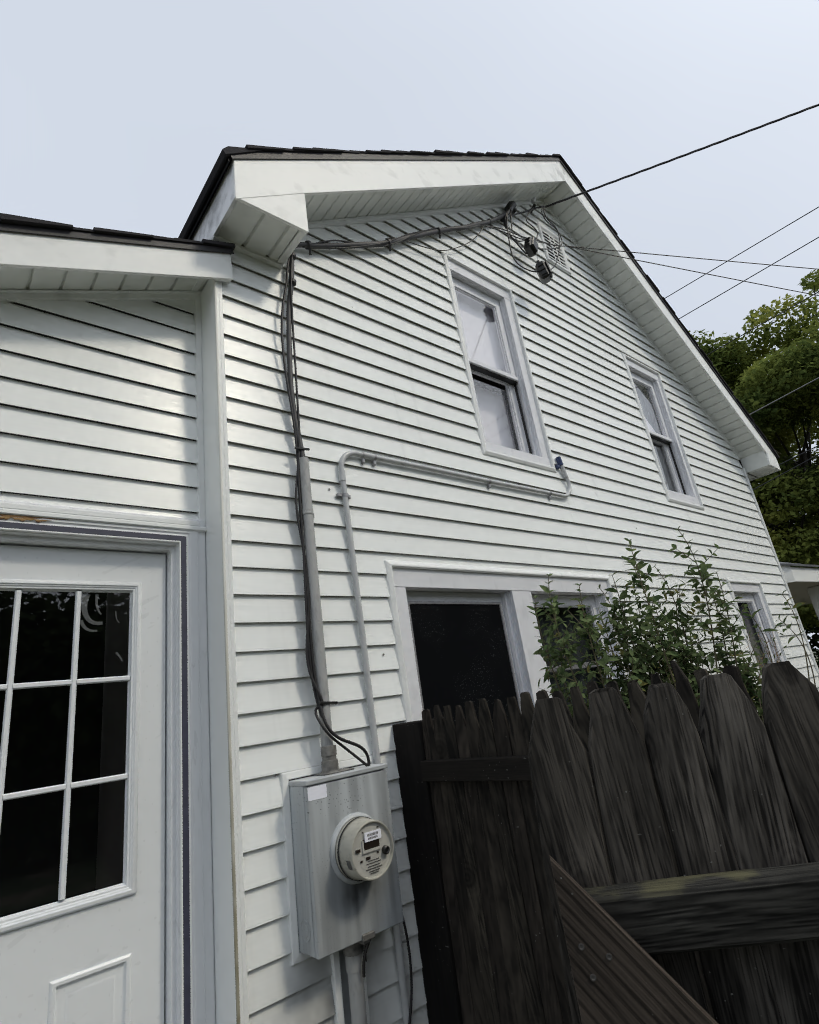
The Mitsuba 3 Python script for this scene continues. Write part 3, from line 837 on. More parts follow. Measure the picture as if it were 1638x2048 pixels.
# fascia with folded end
FH = 0.142
fp = [(XL, fl(XL)), (0.026, fl(0.026)), (0.020, fl(0.020) + FH), (XL, fl(XL) + FH)]
add(Lk + 'rake_fascia', [prism(fp, YLF - 0.002, YLF + 0.012)], 'm_fascia')
add(Lk + 'fascia_return', [box(0.012, 0.0255, YLF + 0.0125, -0.0155, fl(0.02) + 0.002, fl(0.02) + FH), along(-0.04, fl(-0.04), 0.025, fl(0.025), [(YLF + 0.013, 0.001), (-0.026, 0.001), (-0.026, 0.006), (YLF + 0.013, 0.006)])], 'm_fascia')
eLn = (XL, fl(XL) + FH + 0.002); aLn = (0.030, fl(0.030) + FH + 0.002)
add(Lk + 'roof', [along(*eLn, -0.05, fl(-0.05) + FH + 0.002, [(YLF - 0.006, 0.0), (6.2, 0.0), (6.2, 0.018), (YLF - 0.006, 0.018)]),
                  along(-0.05, fl(-0.05) + FH + 0.002, *aLn, [(YLF - 0.006, 0.0), (-0.017, 0.0), (-0.017, 0.018), (YLF - 0.006, 0.018)])], 'm_drip')
add(Lk + 'drip_edge', [along(*eLn, *aLn, [(YLF - 0.011, -0.010), (YLF - 0.0065, -0.010), (YLF - 0.0065, 0.018), (YLF - 0.011, 0.018)])], 'm_drip')
_s = shingles
e3 = np.array([XL, 0, eLn[1]]); a3 = np.array([-0.055, 0, fl(-0.055) + FH + 0.002]); Ln = np.linalg.norm(a3 - e3); dl = (a3 - e3) / Ln; nl = np.array([-dl[2], 0, dl[0]])
for i in range(int(Ln / 0.15) + 1):
    s0 = i * 0.15 + rng.uniform(-0.012, 0.012); s1 = min(s0 + 0.22, Ln)
    if s1 - s0 < 0.03: continue
    ya = YLF - 0.022 + rng.uniform(-0.010, 0.007)
    h0 = 0.020 + 0.014 + rng.uniform(-0.004, 0.009)
    pr_ = [(s0, 0.019 if i else 0.018), (s0, h0), (s0 + 0.02, h0), (s1, 0.026), (s1, 0.018)]
    V = np.array([(e3 + dl * s + nl * h) * [1, 0, 1] + [0, y, 0] for y in (ya, 6.2) for s, h in pr_])
    F = [[k, (k + 1) % 5, 5 + (k + 1) % 5, 5 + k] for k in range(5)] + [[0, 1, 2, 3], [0, 3, 4, 4], [5, 6, 7, 8], [5, 8, 9, 9]]
    add(Lk + 'shingle_course', [(V, np.array(F))], 'm_shingle')
add(Lk + 'shingle_course', [along(-0.10, fl(-0.10) + FH + 0.002, 0.042, fl(0.042) + FH - 0.004, [(YLF - 0.026, 0.02), (-0.018, 0.02), (-0.018, 0.038), (YLF - 0.026, 0.036)])], 'm_shingle')

# door casing (brickmould), tape, jamb
yc = YW - 0.024
cp = Lk + 'door_frame__'
DOT = 2.3985
add(cp + 'casing', [rframe(DO[0], DO[1], -0.2, DOT, [(0.0, YW + 0.004), (0.0, yc + 0.004), (0.004, yc), (0.030, yc), (0.033, yc - 0.004), (0.060, yc - 0.004), (0.066, yc + 0.002), (0.0715, yc - 0.002), (0.080, yc - 0.002)])], 'm_doorcase')
add(cp + 'blue_tape', [rframe(DO[0], DO[1], -0.2, DOT, [(0.0745, yc - 0.0032), (0.0745, yc - 0.004), (0.0950, yc - 0.004), (0.0955, yc + 0.010)]),], 'm_tape', label='strip of dark blue masking tape round the door')
add(cp + 'casing_edge', [rframe(DO[0], DO[1], -0.2, DOT, [(0.0945, yc - 0.0045), (0.0985, yc - 0.0045), (0.0985, yc + 0.02)])], 'm_trim')
add(cp + 'jamb', [rframe(DO[0], DO[1], -0.2, DOT, [(0.0975, yc + 0.010), (0.101, yc + 0.010), (0.104, yc + 0.030), (0.118, yc + 0.030), (0.119, yc + 0.072), (0.119, YW + 0.1)])], 'm_doorcase')


def sliver(x0, x1, z, h, ph):
    xs = np.linspace(x0, x1, 26); t = np.linspace(0, 1, 26)
    e = h * np.minimum(1, 4 * (1 - t)) * (0.55 + 0.45 * np.sin(13 * t + ph) * np.sin(31 * t))
    V = np.vstack([np.stack([xs, 0 * xs + yc - 0.0065, z + 0 * xs], 1), np.stack([xs, 0 * xs + yc - 0.005, z - np.maximum(e, 0.0006)], 1), np.stack([xs, 0 * xs + yc + 0.002, z - np.maximum(e, 0.0006)], 1)])
    return V, np.array([[r * 26 + i, r * 26 + i + 1, (r + 1) * 26 + i + 1, (r + 1) * 26 + i] for r in (0, 1) for i in range(25)])


add(cp + 'bare_wood', [sliver(-0.98, -0.505, 2.3475, 0.0085, 0.4), sliver(-0.70, -0.555, 2.3405, 0.010, 1.7)], 'm_bare_wood', label='splintered strip of bare wood above the door')
# door
dp = Lk + 'door__'
labels[Lk + 'door'] = {'label': 'white half glazed door with nine panes'}
YD = 0.198
DX0, DX1, DZ0, DZ1 = -0.982, -0.1735, 0.25, 2.272
G = (-0.780, -0.290, 1.238, 2.124)
MO = (-0.814, -0.256, 1.197, 2.161)
lp = [(-0.884, -0.679, 0.42, 1.049), (-0.471, -0.266, 0.42, 1.049)]
slab_ = shapely.box(DX0, DZ0, DX1, DZ1).difference(shapely.box(MO[0] + .01, MO[2] + .01, MO[1] - .01, MO[3] - .01))
for q in lp: slab_ = slab_.difference(shapely.box(q[0], q[2], q[1], q[3]))
add(dp + 'leaf', [prism(slab_, YD, YD + 0.044)], 'm_door')
add(dp + 'glazing_frame', [rframe(*MO, [(0.0, YD + 0.002), (0.001, YD - 0.007), (0.006, YD - 0.012), (0.015, YD - 0.014), (0.019, YD - 0.010), (0.021, YD - 0.010), (0.024, YD - 0.006), (0.029, YD - 0.006), (0.032, YD + 0.004), (0.036, YD + 0.010)])], 'm_door', smooth=40)
for q in lp:
    add(dp + 'panel', [rframe(*q, [(0.0, YD), (0.001, YD - 0.003), (0.006, YD - 0.006), (0.014, YD - 0.005), (0.018, YD + 0.004), (0.022, YD + 0.006), (0.040, YD + 0.004), (0.043, YD + 0.001), (0.046, YD)]), flat(q[0] + .045, q[1] - .045, YD, q[2] + .045, q[3] - .045)], 'm_door', smooth=30)
MP = [(-0.0085, 0.010), (-0.0085, 0.003), (-0.005, -0.003), (0.005, -0.003), (0.0085, 0.003), (0.0085, 0.010)]


def muntin(p, q, ax):
    V = []
    for pt in (p, q):
        for d, y in MP:
            V.append([pt[0] + (d if ax == 0 else 0), YD + y, pt[1] + (d if ax == 1 else 0)])
    n = len(MP)
    return np.array(V), np.array([[k, k + 1, n + k + 1, n + k] for k in range(n - 1)])


for xm in (-0.6195, -0.452):
    add(dp + 'muntin', [muntin((xm, G[2] - .002), (xm, G[3] + .002), 0)], 'm_door')
for zm in (1.529, 1.832):
    for a, b in ((G[0], -0.628), (-0.611, -0.4605), (-0.4435, G[1])):
        add(dp + 'muntin', [muntin((a - .002, zm), (b + .002, zm), 1)], 'm_door')
for a, b in ((G[0], -0.6195), (-0.6195, -0.452), (-0.452, G[1])):
    for c, d in ((G[2], 1.529), (1.529, 1.832), (1.832, G[3])):
        add(dp + 'pane', flat(a, b, YD + 0.009, c, d), 'm_glass')
# dried smears on the inside of one pane
sm = []
for pts, r in (([(-.425, 2.12), (-.432, 2.07), (-.415, 2.03), (-.375, 2.02)], .011), ([(-.395, 2.12), (-.392, 2.07), (-.38, 2.05)], .005), ([(-.44, 2.03), (-.42, 2.0), (-.39, 1.995)], .006),
               ([(-.335, 2.06), (-.33, 2.03), (-.322, 2.02)], .002), ([(-.33, 1.92), (-.315, 1.90), (-.31, 1.89)], .004)):
    P = smooth_path([[x, YD + 0.0105, z] for x, z in pts], 12)
    V, F = tube(P, np.linspace(r, r * 0.5, 12), 8)
    V[:, 1] = YD + 0.0102 + (V[:, 1] - YD - 0.0105) * 0.02
    sm.append((V, F))
add(dp + 'glass_smear', sm, 'm_smear', label='dried pale smears on the top right pane')
add(Lk + 'door_step', [cbox(-1.2, -0.05, -0.75, 0.14, 0.0, 0.19, 0.01)], 'm_concrete')

# ------------------------------------------------------------------ porch at the right corner
porch = thing('porch', 'white porch edge with grey shingles beyond the right corner of the house', 'porch')
Pk = porch + '__'


def wallseg(p, q, z0, z1, t=0.02):
    p, q = np.array(p, float), np.array(q, float); d = (q - p) / np.linalg.norm(q - p); nn = np.array([-d[1], d[0]]) * t
    V = np.array([[*a, z] for a in (p, q, q + nn, p + nn) for z in (z0, z1)])
    return V, np.array([[0, 2, 3, 1], [2, 4, 5, 3], [4, 6, 7, 5], [6, 0, 1, 7], [0, 6, 4, 2], [1, 3, 5, 7]])


A_, B_, C_ = (5.985, 0.06), (6.14, -0.055), (10.2, -0.44)
add(Pk + 'fascia', [wallseg(A_, B_, 2.302, 2.492)], 'm_fascia')
add(Pk + 'fascia', [wallseg(B_, C_, 2.305, 2.462)], 'm_fascia')
add(Pk + 'ceiling', [(np.array([[5.98, 0.1, 2.315], [6.14, -.03, 2.315], [10.2, -.41, 2.315], [10.2, 3, 2.315], [5.98, 3, 2.315]]), np.array([[0, 1, 2], [0, 2, 3], [0, 3, 4]]))], 'm_far_house')
tops = np.array([[5.98, 0.05, 2.500], [6.13, -0.085, 2.468], [10.2, -0.47, 2.468], [10.2, 0.65, 2.86], [5.98, 0.95, 2.90]])
V = np.vstack([tops, tops + [0, 0, 0.022]])
F = np.array([[0, 1, 2], [0, 2, 3], [0, 3, 4], [5, 6, 7], [5, 7, 8], [5, 8, 9], [0, 1, 6], [0, 6, 5], [1, 2, 7], [1, 7, 6], [2, 3, 8], [2, 8, 7]])
add(Pk + 'roof', (V, F), 'm_porch_shingle')
add(Pk + 'post', [cbox(7.25, 7.41, 0.0, 0.16, 0.0, 2.31, 0.008)], 'm_fascia')
add(Pk + 'back_wall', [box(5.98, 10.2, 2.6, 2.7, 0.4, 2.31)], 'm_far_house')
add(Pk + 'deck', [box(5.98, 10, 0.0, 3.0, 0.0, 0.4)], 'm_concrete')

# ------------------------------------------------------------------ electric meter box
mb = thing('electric_meter_box', 'stained grey metal meter box with a round beige meter on the siding', 'meter box')
Mk = mb + '__'
add(Mk + 'trim', [rframe(*MB, [(-0.001, 0.004), (0.0, -0.012), (0.003, -0.016), (0.022, -0.0185), (0.025, -0.016), (0.026, 0.004)])], 'm_trim')
bx0, bx1, bz0, bz1, bd = 0.162, 0.491, 0.949, 1.417, -0.124
add(Mk + 'enclosure', [cbox(bx0, bx1, bd + 0.016, 0.003, bz0, bz1, 0.002)], 'm_box')
add(Mk + 'cover', [cbox(bx0 + 0.001, bx1 - 0.001, bd - 0.004, bd + 0.0155, bz0 - 0.002, bz1 - 0.003, 0.003)], 'm_box')
add(Mk + 'cap', [cbox(bx0 - 0.003, bx1 + 0.003, bd - 0.009, 0.002, bz1, bz1 + 0.016, 0.003)], 'm_box_flange')
add(Mk + 'label_sticker', [box(0.166, 0.236, bd - 0.0052, bd - 0.0045, 1.372, 1.411)], 'm_label')
add(Mk + 'knockout', [lathe([(0.030, 0.0), (0.030, 0.0016), (0.027, 0.0016), (0.026, 0.0004), (0.017, 0.0004), (0.016, 0.0014), (0.001, 0.0014)], (bx0, -0.062, 1.012), (-1, 0, 0), 32)], 'm_box')
add(Mk + 'latch', [cbox(0.318, 0.366, bd - 0.012, bd - 0.003, bz0 - 0.006, bz0 + 0.014, 0.003), cbox(0.322, 0.35, bd - 0.004, bd + 0.03, bz0 - 0.014, bz0 - 0.0035, 0.002)], 'm_hub')
mc = np.array([0.331, bd - 0.004, 1.203])
mp = mc
add(Mk + 'meter_ring', [lathe([(0.102, 0.0), (0.101, 0.006), (0.095, 0.012), (0.091, 0.013), (0.089, 0.010)], mc, (0, -1, 0), 64)], 'm_box_flange', smooth=40)
ax_ = (0.0, -1, 0.06)
add(Mk + 'meter', [lathe([(0.088, 0.004), (0.0885, 0.02), (0.0865, 0.022), (0.0855, 0.05), (0.084, 0.088), (0.0815, 0.094), (0.0805, 0.096), (0.078, 0.096), (0.076, 0.090), (0.0755, 0.086)], mc, (0, -1, 0), 72)], 'm_meter', smooth=35)
yfc = mc[1] - 0.088
add(Mk + 'meter__face', [lathe([(0.0755, 0.086), (0.0002, 0.0885)], mc, (0, -1, 0), 64)], 'm_meter_face', smooth=True)
add(Mk + 'meter__rim', [lathe([(0.0890, 0.024), (0.0905, 0.026), (0.0905, 0.030), (0.0890, 0.032)], mc, (0, -1, 0), 64)], 'm_black_plastic', smooth=True)
rel = lambda x0, x1, z0, z1, d0=0.002, d1=0.0: box(mc[0] + x0, mc[0] + x1, yfc - d0, yfc - d1 + 0.002, mc[2] + z0, mc[2] + z1)
add(Mk + 'meter__bezel', [rel(-0.037, 0.034, -0.004, 0.004, 0.005), rel(-0.037, -0.032, 0.004, 0.032, 0.004), rel(0.029, 0.034, 0.004, 0.032, 0.004)], 'm_meter_face')
add(Mk + 'meter__display', [rel(-0.032, 0.029, 0.004, 0.034, 0.0025)], 'm_lcd')
add(Mk + 'meter__sticker', [rel(-0.027, 0.037, 0.026, 0.052, 0.0065, 0.0055)], 'm_label')
bars = []
x = -0.017
while x < 0.026:
    w = float(rng.choice([0.0008, 0.0013, 0.002])); bars.append(rel(x, x + w, 0.040, 0.047, 0.0072, 0.0062)); x += w + float(rng.choice([0.0008, 0.0014]))
for k in range(9):
    bars.append(rel(-0.015 + k * 0.0042, -0.0125 + k * 0.0042, 0.031, 0.037, 0.0072, 0.0062))
add(Mk + 'meter__print', bars, 'm_print')
pl = []
for k, (h, wd) in enumerate(((-0.030, 0.045), (-0.037, 0.060), (-0.045, 0.050), (-0.052, 0.066), (-0.059, 0.042), (-0.065, 0.036))):
    x = -wd / 2 + 0.004
    while x < wd / 2:
        w = rng.uniform(0.002, 0.007); pl.append(rel(x, min(x + w, wd / 2), h, h + 0.0024, 0.0012, 0.0)); x += w + 0.0016
add(Mk + 'meter__print', pl, 'm_print')
add(Mk + 'meter__plate', [rel(-0.055, 0.050, -0.069, -0.022, 0.0006, -0.001)], 'm_label') if False else None
add(Mk + 'meter__button', [lathe([(0.012, 0.0), (0.0118, 0.012), (0.009, 0.014), (0.006, 0.010), (0.0002, 0.010)], (mc[0] + 0.049, yfc, mc[2] - 0.012), (0, -1, 0), 24)], 'm_black_plastic', smooth=40)
add(Mk + 'meter__port', [rel(-0.062, -0.046, 0.004, 0.012, 0.004), rel(-0.026, -0.010, -0.024, -0.016, 0.002), rel(-0.048, -0.040, -0.026, -0.021, 0.002), rel(0.017, 0.024, -0.014, -0.009, 0.002), rel(0.028, 0.032, 0.056, 0.060, 0.002), rel(-0.031, -0.027, 0.052, 0.056, 0.002)], 'm_lcd')
a0 = math.radians(200)
V = np.array([[mc[0] - 0.0868 * math.cos(t), mc[1] - y, mc[2] + 0.0868 * math.sin(t)] for t in np.radians([-26, -16, -8]) for y in (0.066, 0.086)])
add(Mk + 'meter__side_label', (V, np.array([[0, 2, 3], [0, 3, 1], [2, 4, 5], [2, 5, 3]])), 'm_print')

# conduits ---------------------------------------------------------
cd = thing('service_conduit', 'wide grey plastic conduit rising from the meter box top', 'conduit')
ck = cd + '__'
add(ck + 'pipe', [tube([[0.300, -0.052, 1.50], [0.300, -0.052, 1.9], [0.300, -0.052, 2.3], [0.302, -0.052, 2.645]], 0.0215, 20)], 'm_pvc', smooth=50)
add(ck + 'hub', [lathe([(0.022, 0.092), (0.027, 0.090), (0.0275, 0.060), (0.0245, 0.058), (0.0245, 0.046), (0.029, 0.044), (0.030, 0.012), (0.034, 0.010), (0.036, 0.0), (0.02, 0.0)], (0.299, -0.060, 1.431), (0, 0, 1), 28)], 'm_hub', smooth=35)
add(ck + 'mud_plate', [cbox(0.255, 0.375, -0.098, -0.030, 1.4335, 1.4385, 0.002)], 'm_hub')
for z in (2.405,):
    st = [lathe([(0.0222, -0.012), (0.0238, -0.012), (0.0242, -0.006), (0.0234, -0.004), (0.0234, 0.004), (0.0242, 0.006), (0.0238, 0.012), (0.0222, 0.012)], (0.300, -0.052, z), (0, 0, 1), 24),
          cbox(0.268, 0.2785, -0.036, -0.012, z - 0.012, z + 0.012, 0.003), cbox(0.322, 0.346, -0.03, -0.012, z - 0.012, z + 0.012, 0.003)]
    add(ck + 'strap', st, 'm_pvc')
c2 = thing('branch_conduit', 'thin grey pipe bent over below the upper window with a blue end cap', 'conduit')
ck = c2 + '__'
arc = lambda c, r, a0, a1, n=14: [[c[0] + r * math.cos(t), -0.027, c[2] + r * math.sin(t)] for t in np.radians(np.linspace(a0, a1, n))]
p1 = [[0.530, -0.027, 0.45], [0.527, -0.027, 1.2], [0.522, -0.027, 1.9], [0.508, -0.027, 2.62]] + arc((0.596, 0, 2.650), 0.088, 178, 90, 14) + [[0.66, -0.027, 2.738]]
add(ck + 'pipe', [tube(p1, 0.0128, 14)], 'm_pvc_light', smooth=50)
p2 = [[0.66, -0.027, 2.738], [1.10, -0.027, 2.742], [1.5, -0.027, 2.741], [2.10, -0.027, 2.749]] + arc((2.215, 0, 2.850), 0.10, -90, 8, 14) + [[2.305, -0.027, 2.895], [2.285, -0.027, 2.96]]
add(ck + 'pipe', [tube(p2, 0.0128, 14)], 'm_pvc_light', smooth=50)
add(ck + 'coupling', [tube([[0.5065, -0.027, 2.585], [0.508, -0.027, 2.635]], 0.0155, 14)], 'm_pvc_light', smooth=50)
add(ck + 'coupling', [tube([[0.635, -0.027, 2.738], [0.695, -0.027, 2.7385]], 0.0158, 14)], 'm_pvc_light', smooth=50)
add(ck + 'coupling', [tube([[2.300, -0.027, 2.895], [2.278, -0.027, 2.975]], 0.0155, 14)], 'm_pvc_light', smooth=50)
add(ck + 'end_cap', [tube([[2.276, -0.027, 2.978], [2.262, -0.028, 3.035]], 0.0175, 14), cbox(2.235, 2.265, -0.030, -0.005, 2.955, 2.978, 0.003)], 'm_blue_cap', smooth=40)
for (x, z, vert) in ((0.515, 2.517, 1), (0.638, 2.738, 0), (0.702, 2.739, 0), (1.505, 2.741, 0), (2.07, 2.748, 0)):
    if vert:
        st = [lathe([(0.0132, -0.008), (0.0148, -0.008), (0.0148, 0.008), (0.0132, 0.008)], (x - .003, -0.027, z), (0, 0, 1), 20), cbox(x - 0.044, x - 0.016, -0.028, -0.012, z - 0.009, z + 0.009, 0.004), cbox(x + 0.01, x + 0.030, -0.026, -0.012, z - 0.009, z + 0.009, 0.004)]
    else:
        st = [lathe([(0.0132, -0.007), (0.0150, -0.007), (0.0150, 0.007), (0.0132, 0.007)], (x, -0.027, z), (1, 0, 0), 20), cbox(x - 0.008, x + 0.008, -0.030, -0.010, z - 0.040, z - 0.014, 0.003)]
    add(ck + 'strap', st, 'm_galv')
c3 = thing('lower_conduit', 'grey plastic pipe dropping from the bottom of the meter box', 'conduit')
ck = c3 + '__'
add(ck + 'pipe', [tube([[0.330, -0.052, 0.05], [0.330, -0.052, 0.5], [0.331, -0.052, 0.86]], 0.024, 18), tube([[0.331, -0.052, 0.855], [0.331, -0.052, 0.905]], 0.0275, 18)], 'm_pvc', smooth=50)
add(ck + 'locknut', [tube([[0.331, -0.055, 0.90], [0.331, -0.055, 0.949]], 0.032, 12)], 'm_hub', smooth=40)
add(ck + 'side_trim', [cbox(0.272, 0.297, -0.024, 0.004, 0.02, 0.9215, 0.003)], 'm_trim')
add(ck + 'side_trim', [cbox(0.370, 0.391, -0.022, 0.004, 0.02, 0.9215, 0.003)], 'm_trim')
add(ck + 'back_board', [box(0.2975, 0.3695, 0.0, 0.0042, 0.02, 0.9215)], 'm_box_flange')
add(ck + 'meter_seal', [tube(smooth_path([[0.345, -0.115, 0.95], [0.348, -0.10, 0.915], [0.352, -0.09, 0.875]], 10), 0.0016, 6), tube(smooth_path([[0.360, -0.118, 0.945], [0.343, -0.10, 0.90], [0.338, -0.09, 0.84]], 10), 0.005, 6)], 'm_cable_black')

# service cables ---------------------------------------------------
sc = thing('service_cable', 'thick dark cable strapped along the gable from the peak down to the conduit', 'cable')
ck = sc + '__'
run = [[2.425, -0.055, 5.315], [2.37, -0.055, 5.215], [2.23, -0.05, 5.085], [2.088, -0.045, 4.965], [1.92, -0.045, 4.845], [1.757, -0.042, 4.726], [1.60, -0.042, 4.625], [1.471, -0.04, 4.537], [1.174, -0.042, 4.319], [0.985, -0.042, 4.178], [0.83, -0.045, 4.082], [0.68, -0.042, 4.000],
       [0.56, -0.042, 3.935], [0.445, -0.042, 3.876], [0.385, -0.042, 3.850], [0.350, -0.040, 3.815], [0.341, -0.037, 3.755], [0.330, -0.034, 3.60], [0.308, -0.034, 3.46], [0.297, -0.036, 3.353], [0.290, -0.036, 3.249], [0.283, -0.036, 3.10], [0.280, -0.036, 2.98], [0.287, -0.038, 2.85], [0.294, -0.045, 2.74], [0.302, -0.05, 2.64], [0.302, -0.052, 2.55]]
add(ck + 'jacket', [tube(smooth_path(run, 130), np.interp(np.linspace(0, 1, 130), [0, 0.50, 0.62, 1], [0.0165, 0.0165, 0.0125, 0.0115]), 12)], 'm_cable_grey', smooth=60)


def offset_path(run, n, amp, f, ph, base=(0, 0, 0)):
    P = smooth_path(run, n); s = np.linspace(0, 1, n)
    return P + np.array(base) + amp * np.stack([np.sin(f * s + ph), -0.55 + 0.45 * np.cos(f * s * 1.3 + ph), np.cos(f * s + ph)], 1)


add(ck + 'strand', [tube(offset_path(run[3:15], 110, 0.018, 14, 0.3), 0.0046, 7)], 'm_cable_black', smooth=60)
add(ck + 'strand', [tube(offset_path(run[4:15], 110, 0.020, 9, 2.2), 0.0042, 7)], 'm_cable_black', smooth=60)
lo = [[0.372, -0.05, 3.872], [0.345, -0.045, 3.80], [0.318, -0.04, 3.70], [0.300, -0.04, 3.58], [0.273, -0.045, 3.456], [0.256, -0.045, 3.338], [0.250, -0.045, 3.199], [0.254, -0.045, 3.069], [0.264, -0.045, 2.945], [0.276, -0.045, 2.80], [0.282, -0.04, 2.637], [0.276, -0.04, 2.457], [0.272, -0.045, 2.225], [0.270, -0.05, 1.988], [0.270, -0.055, 1.768], [0.274, -0.07, 1.66], [0.286, -0.088, 1.585], [0.331, -0.095, 1.539], [0.402, -0.092, 1.507], [0.438, -0.088, 1.475], [0.443, -0.086, 1.432]]
add(ck + 'strand', [tube(smooth_path(lo, 130), 0.0056, 8)], 'm_cable_black', smooth=60)
lo2 = [[p[0] - 0.006 - 0.012 * math.sin(4 * k), p[1] - 0.002, p[2]] for k, p in enumerate(lo[9:16])] + [[0.262, -0.06, 1.65], [0.276, -0.088, 1.575], [0.328, -0.08, 1.528], [0.40, -0.088, 1.465], [0.440, -0.088, 1.431]]
add(ck + 'strand', [tube(smooth_path(lo2, 90), 0.0048, 7)], 'm_cable_black', smooth=60)
lo3 = [[0.36, -0.055, 3.86], [0.335, -0.055, 3.74], [0.318, -0.055, 3.60], [0.312, -0.05, 3.45], [0.310, -0.045, 3.30], [0.306, -0.045, 3.10], [0.298, -0.05, 2.90], [0.290, -0.052, 2.72], [0.277, -0.05, 2.60], [0.270, -0.05, 2.30], [0.262, -0.05, 2.05], [0.258, -0.05, 1.86], [0.264, -0.055, 1.72], [0.278, -0.07, 1.62]]
add(ck + 'strand', [tube(smooth_path(lo3, 90), 0.005, 7)], 'm_cable_black', smooth=60)
sag = [[0.985, -0.05, 4.205], [1.12, -0.05, 4.268], [1.28, -0.045, 4.31], [1.476, -0.04, 4.379], [1.62, -0.04, 4.47], [1.794, -0.04, 4.614], [1.92, -0.045, 4.75], [2.00, -0.05, 4.87]]
add(ck + 'strand', [tube(smooth_path(sag, 40), 0.0035, 6)], 'm_cable_black', smooth=60)
for (x, z, dx, dz) in ((0.441, 3.876, 0.87, 0.5), (1.004, 4.190, 0.8, 0.6), (1.483, 4.545, 0.8, 0.6), (2.10, 4.975, 0.75, 0.66), (0.329, 3.588, 0.15, 0.99), (0.341, 3.752, 0.1, 1)):
    d = np.array([dx, 0, dz]); d /= np.linalg.norm(d); nn = np.array([d[2], 0, -d[0]])
    c = np.array([x, -0.044, z])
    big = dx > 0.5
    r = 0.0215 if big else 0.019
    ms = [tube([c - d * 0.008, c + d * 0.008], r, 14)]
    if big: ms.append(tube([c + nn * 0.02, c + nn * 0.042 + [0, 0.02, 0]], 0.007, 8))
    add(ck + 'clip', ms, 'm_cable_grey' if big else 'm_cable_black', smooth=40)
add(ck + 'tie', [tube([[0.262, -0.06, 2.685], [0.328, -0.062, 2.690]], 0.006, 6), tube([[0.268, -0.078, 1.668], [0.345, -0.07, 1.662]], 0.0055, 6)], 'm_black_plastic')
# head where the cable meets the drop
add(ck + 'weather_head', [tube(smooth_path([[2.40, -0.055, 5.24], [2.425, -0.065, 5.305], [2.47, -0.08, 5.335]], 8), [0.026, 0.03, 0.033, 0.034, 0.035, 0.034, 0.03, 0.02], 12), cbox(2.40, 2.50, -0.075, -0.015, 5.29, 5.325, 0.008)], 'm_black_plastic', smooth=40)
wh = [[[2.46, -0.09, 5.33], [2.36, -0.11, 5.22], [2.29, -0.10, 5.111], [2.249, -0.10, 4.995], [2.216, -0.10, 4.795], [2.195, -0.115, 4.61], [2.22, -0.14, 4.53], [2.29, -0.17, 4.495], [2.355, -0.195, 4.50]],
      [[2.45, -0.09, 5.32], [2.33, -0.10, 5.18], [2.262, -0.09, 5.06], [2.27, -0.08, 4.93], [2.36, -0.08, 4.86], [2.43, -0.09, 4.80], [2.46, -0.10, 4.83]],
      [[2.46, -0.09, 5.32], [2.34, -0.09, 5.10], [2.31, -0.085, 4.97], [2.286, -0.08, 4.913], [2.361, -0.08, 4.90], [2.47, -0.08, 4.96], [2.56, -0.08, 5.01], [2.50, -0.09, 4.93]]]
for P in wh:
    add(ck + 'strand', [tube(smooth_path(P, 48), 0.0052, 7)], 'm_cable_black', smooth=60)
add(ck + 'clamp', [tube([[2.30, -0.045, 5.12], [2.34, -0.05, 5.16]], 0.026, 10), tube([[2.315, -0.045, 5.10], [2.345, -0.03, 5.06]], 0.012, 8)], 'm_black_plastic', smooth=40)

dw = thing('service_drop_wire', 'thick twisted black overhead wire running from the gable peak to the upper right', 'wire')
ck = dw + '__'


def sagline(a, b, sag, n=60):
    a, b = np.array(a, float), np.array(b, float); t = np.linspace(0, 1, n)[:, None]
    return a + (b - a) * t - np.array([0, 0, 1.0]) * sag * 4 * t * (1 - t)


DS = np.array([2.939, -0.10, 5.575]); DE = DS + 5.5 * (np.array([4.165, -1.935, 5.72]) - DS)
P = sagline(DS, DE, 0.12, 700)
s = np.linspace(0, 1, 700)
for k in range(3):
    ph = 2 * math.pi * k / 3; tw = s * 12.7 * 14
    q = P + 0.0065 * np.stack([0.3 * np.cos(tw + ph), np.sin(tw + ph), np.cos(tw + ph)], 1)
    add(ck + 'strand', [tube(q, 0.0056, 6)], 'm_cable_black', smooth=60)
add(ck + 'anchor', [tube(smooth_path([[2.41, -0.05, 5.20], [2.55, -0.055, 5.315], [2.70, -0.06, 5.425], [2.824, -0.06, 5.527], [2.90, -0.09, 5.56], [2.939, -0.10, 5.575]], 40) + 0.004 * np.sin(np.arange(40) * 2.2)[:, None], 0.008, 7),
                    tube([[2.80, -0.02, 5.50], [2.80, -0.085, 5.535]], 0.014, 8)], 'm_cable_black', smooth=50)
add(ck + 'anchor_cap', [tube([[2.785, -0.075, 5.56], [2.80, -0.09, 5.595]], 0.018, 10)], 'm_pvc_light', smooth=40)
dl_ = [[[2.921, -0.10, 5.56], [2.885, -0.10, 5.48], [2.92, -0.10, 5.41], [3.01, -0.10, 5.385], [3.03, -0.10, 5.275], [2.93, -0.115, 5.07], [2.80, -0.13, 4.87], [2.62, -0.16, 4.68], [2.455, -0.195, 4.555]],
       [[2.90, -0.10, 5.56], [2.850, -0.10, 5.43], [2.90, -0.10, 5.373], [3.015, -0.10, 5.365], [3.062, -0.10, 5.281], [3.012, -0.10, 5.173], [2.896, -0.10, 5.083], [2.70, -0.11, 4.965], [2.58, -0.115, 4.905]],
       [[2.78, -0.07, 5.50], [2.712, -0.08, 5.417], [2.619, -0.08, 5.302], [2.592, -0.08, 5.228], [2.656, -0.08, 5.214], [2.712, -0.08, 5.182], [2.693, -0.08, 5.125], [2.62, -0.09, 5.02], [2.52, -0.11, 4.90]]]
for Pq in dl_:
    add(ck + 'lead', [tube(smooth_path(Pq, 60), 0.0048, 7)], 'm_cable_black', smooth=60)

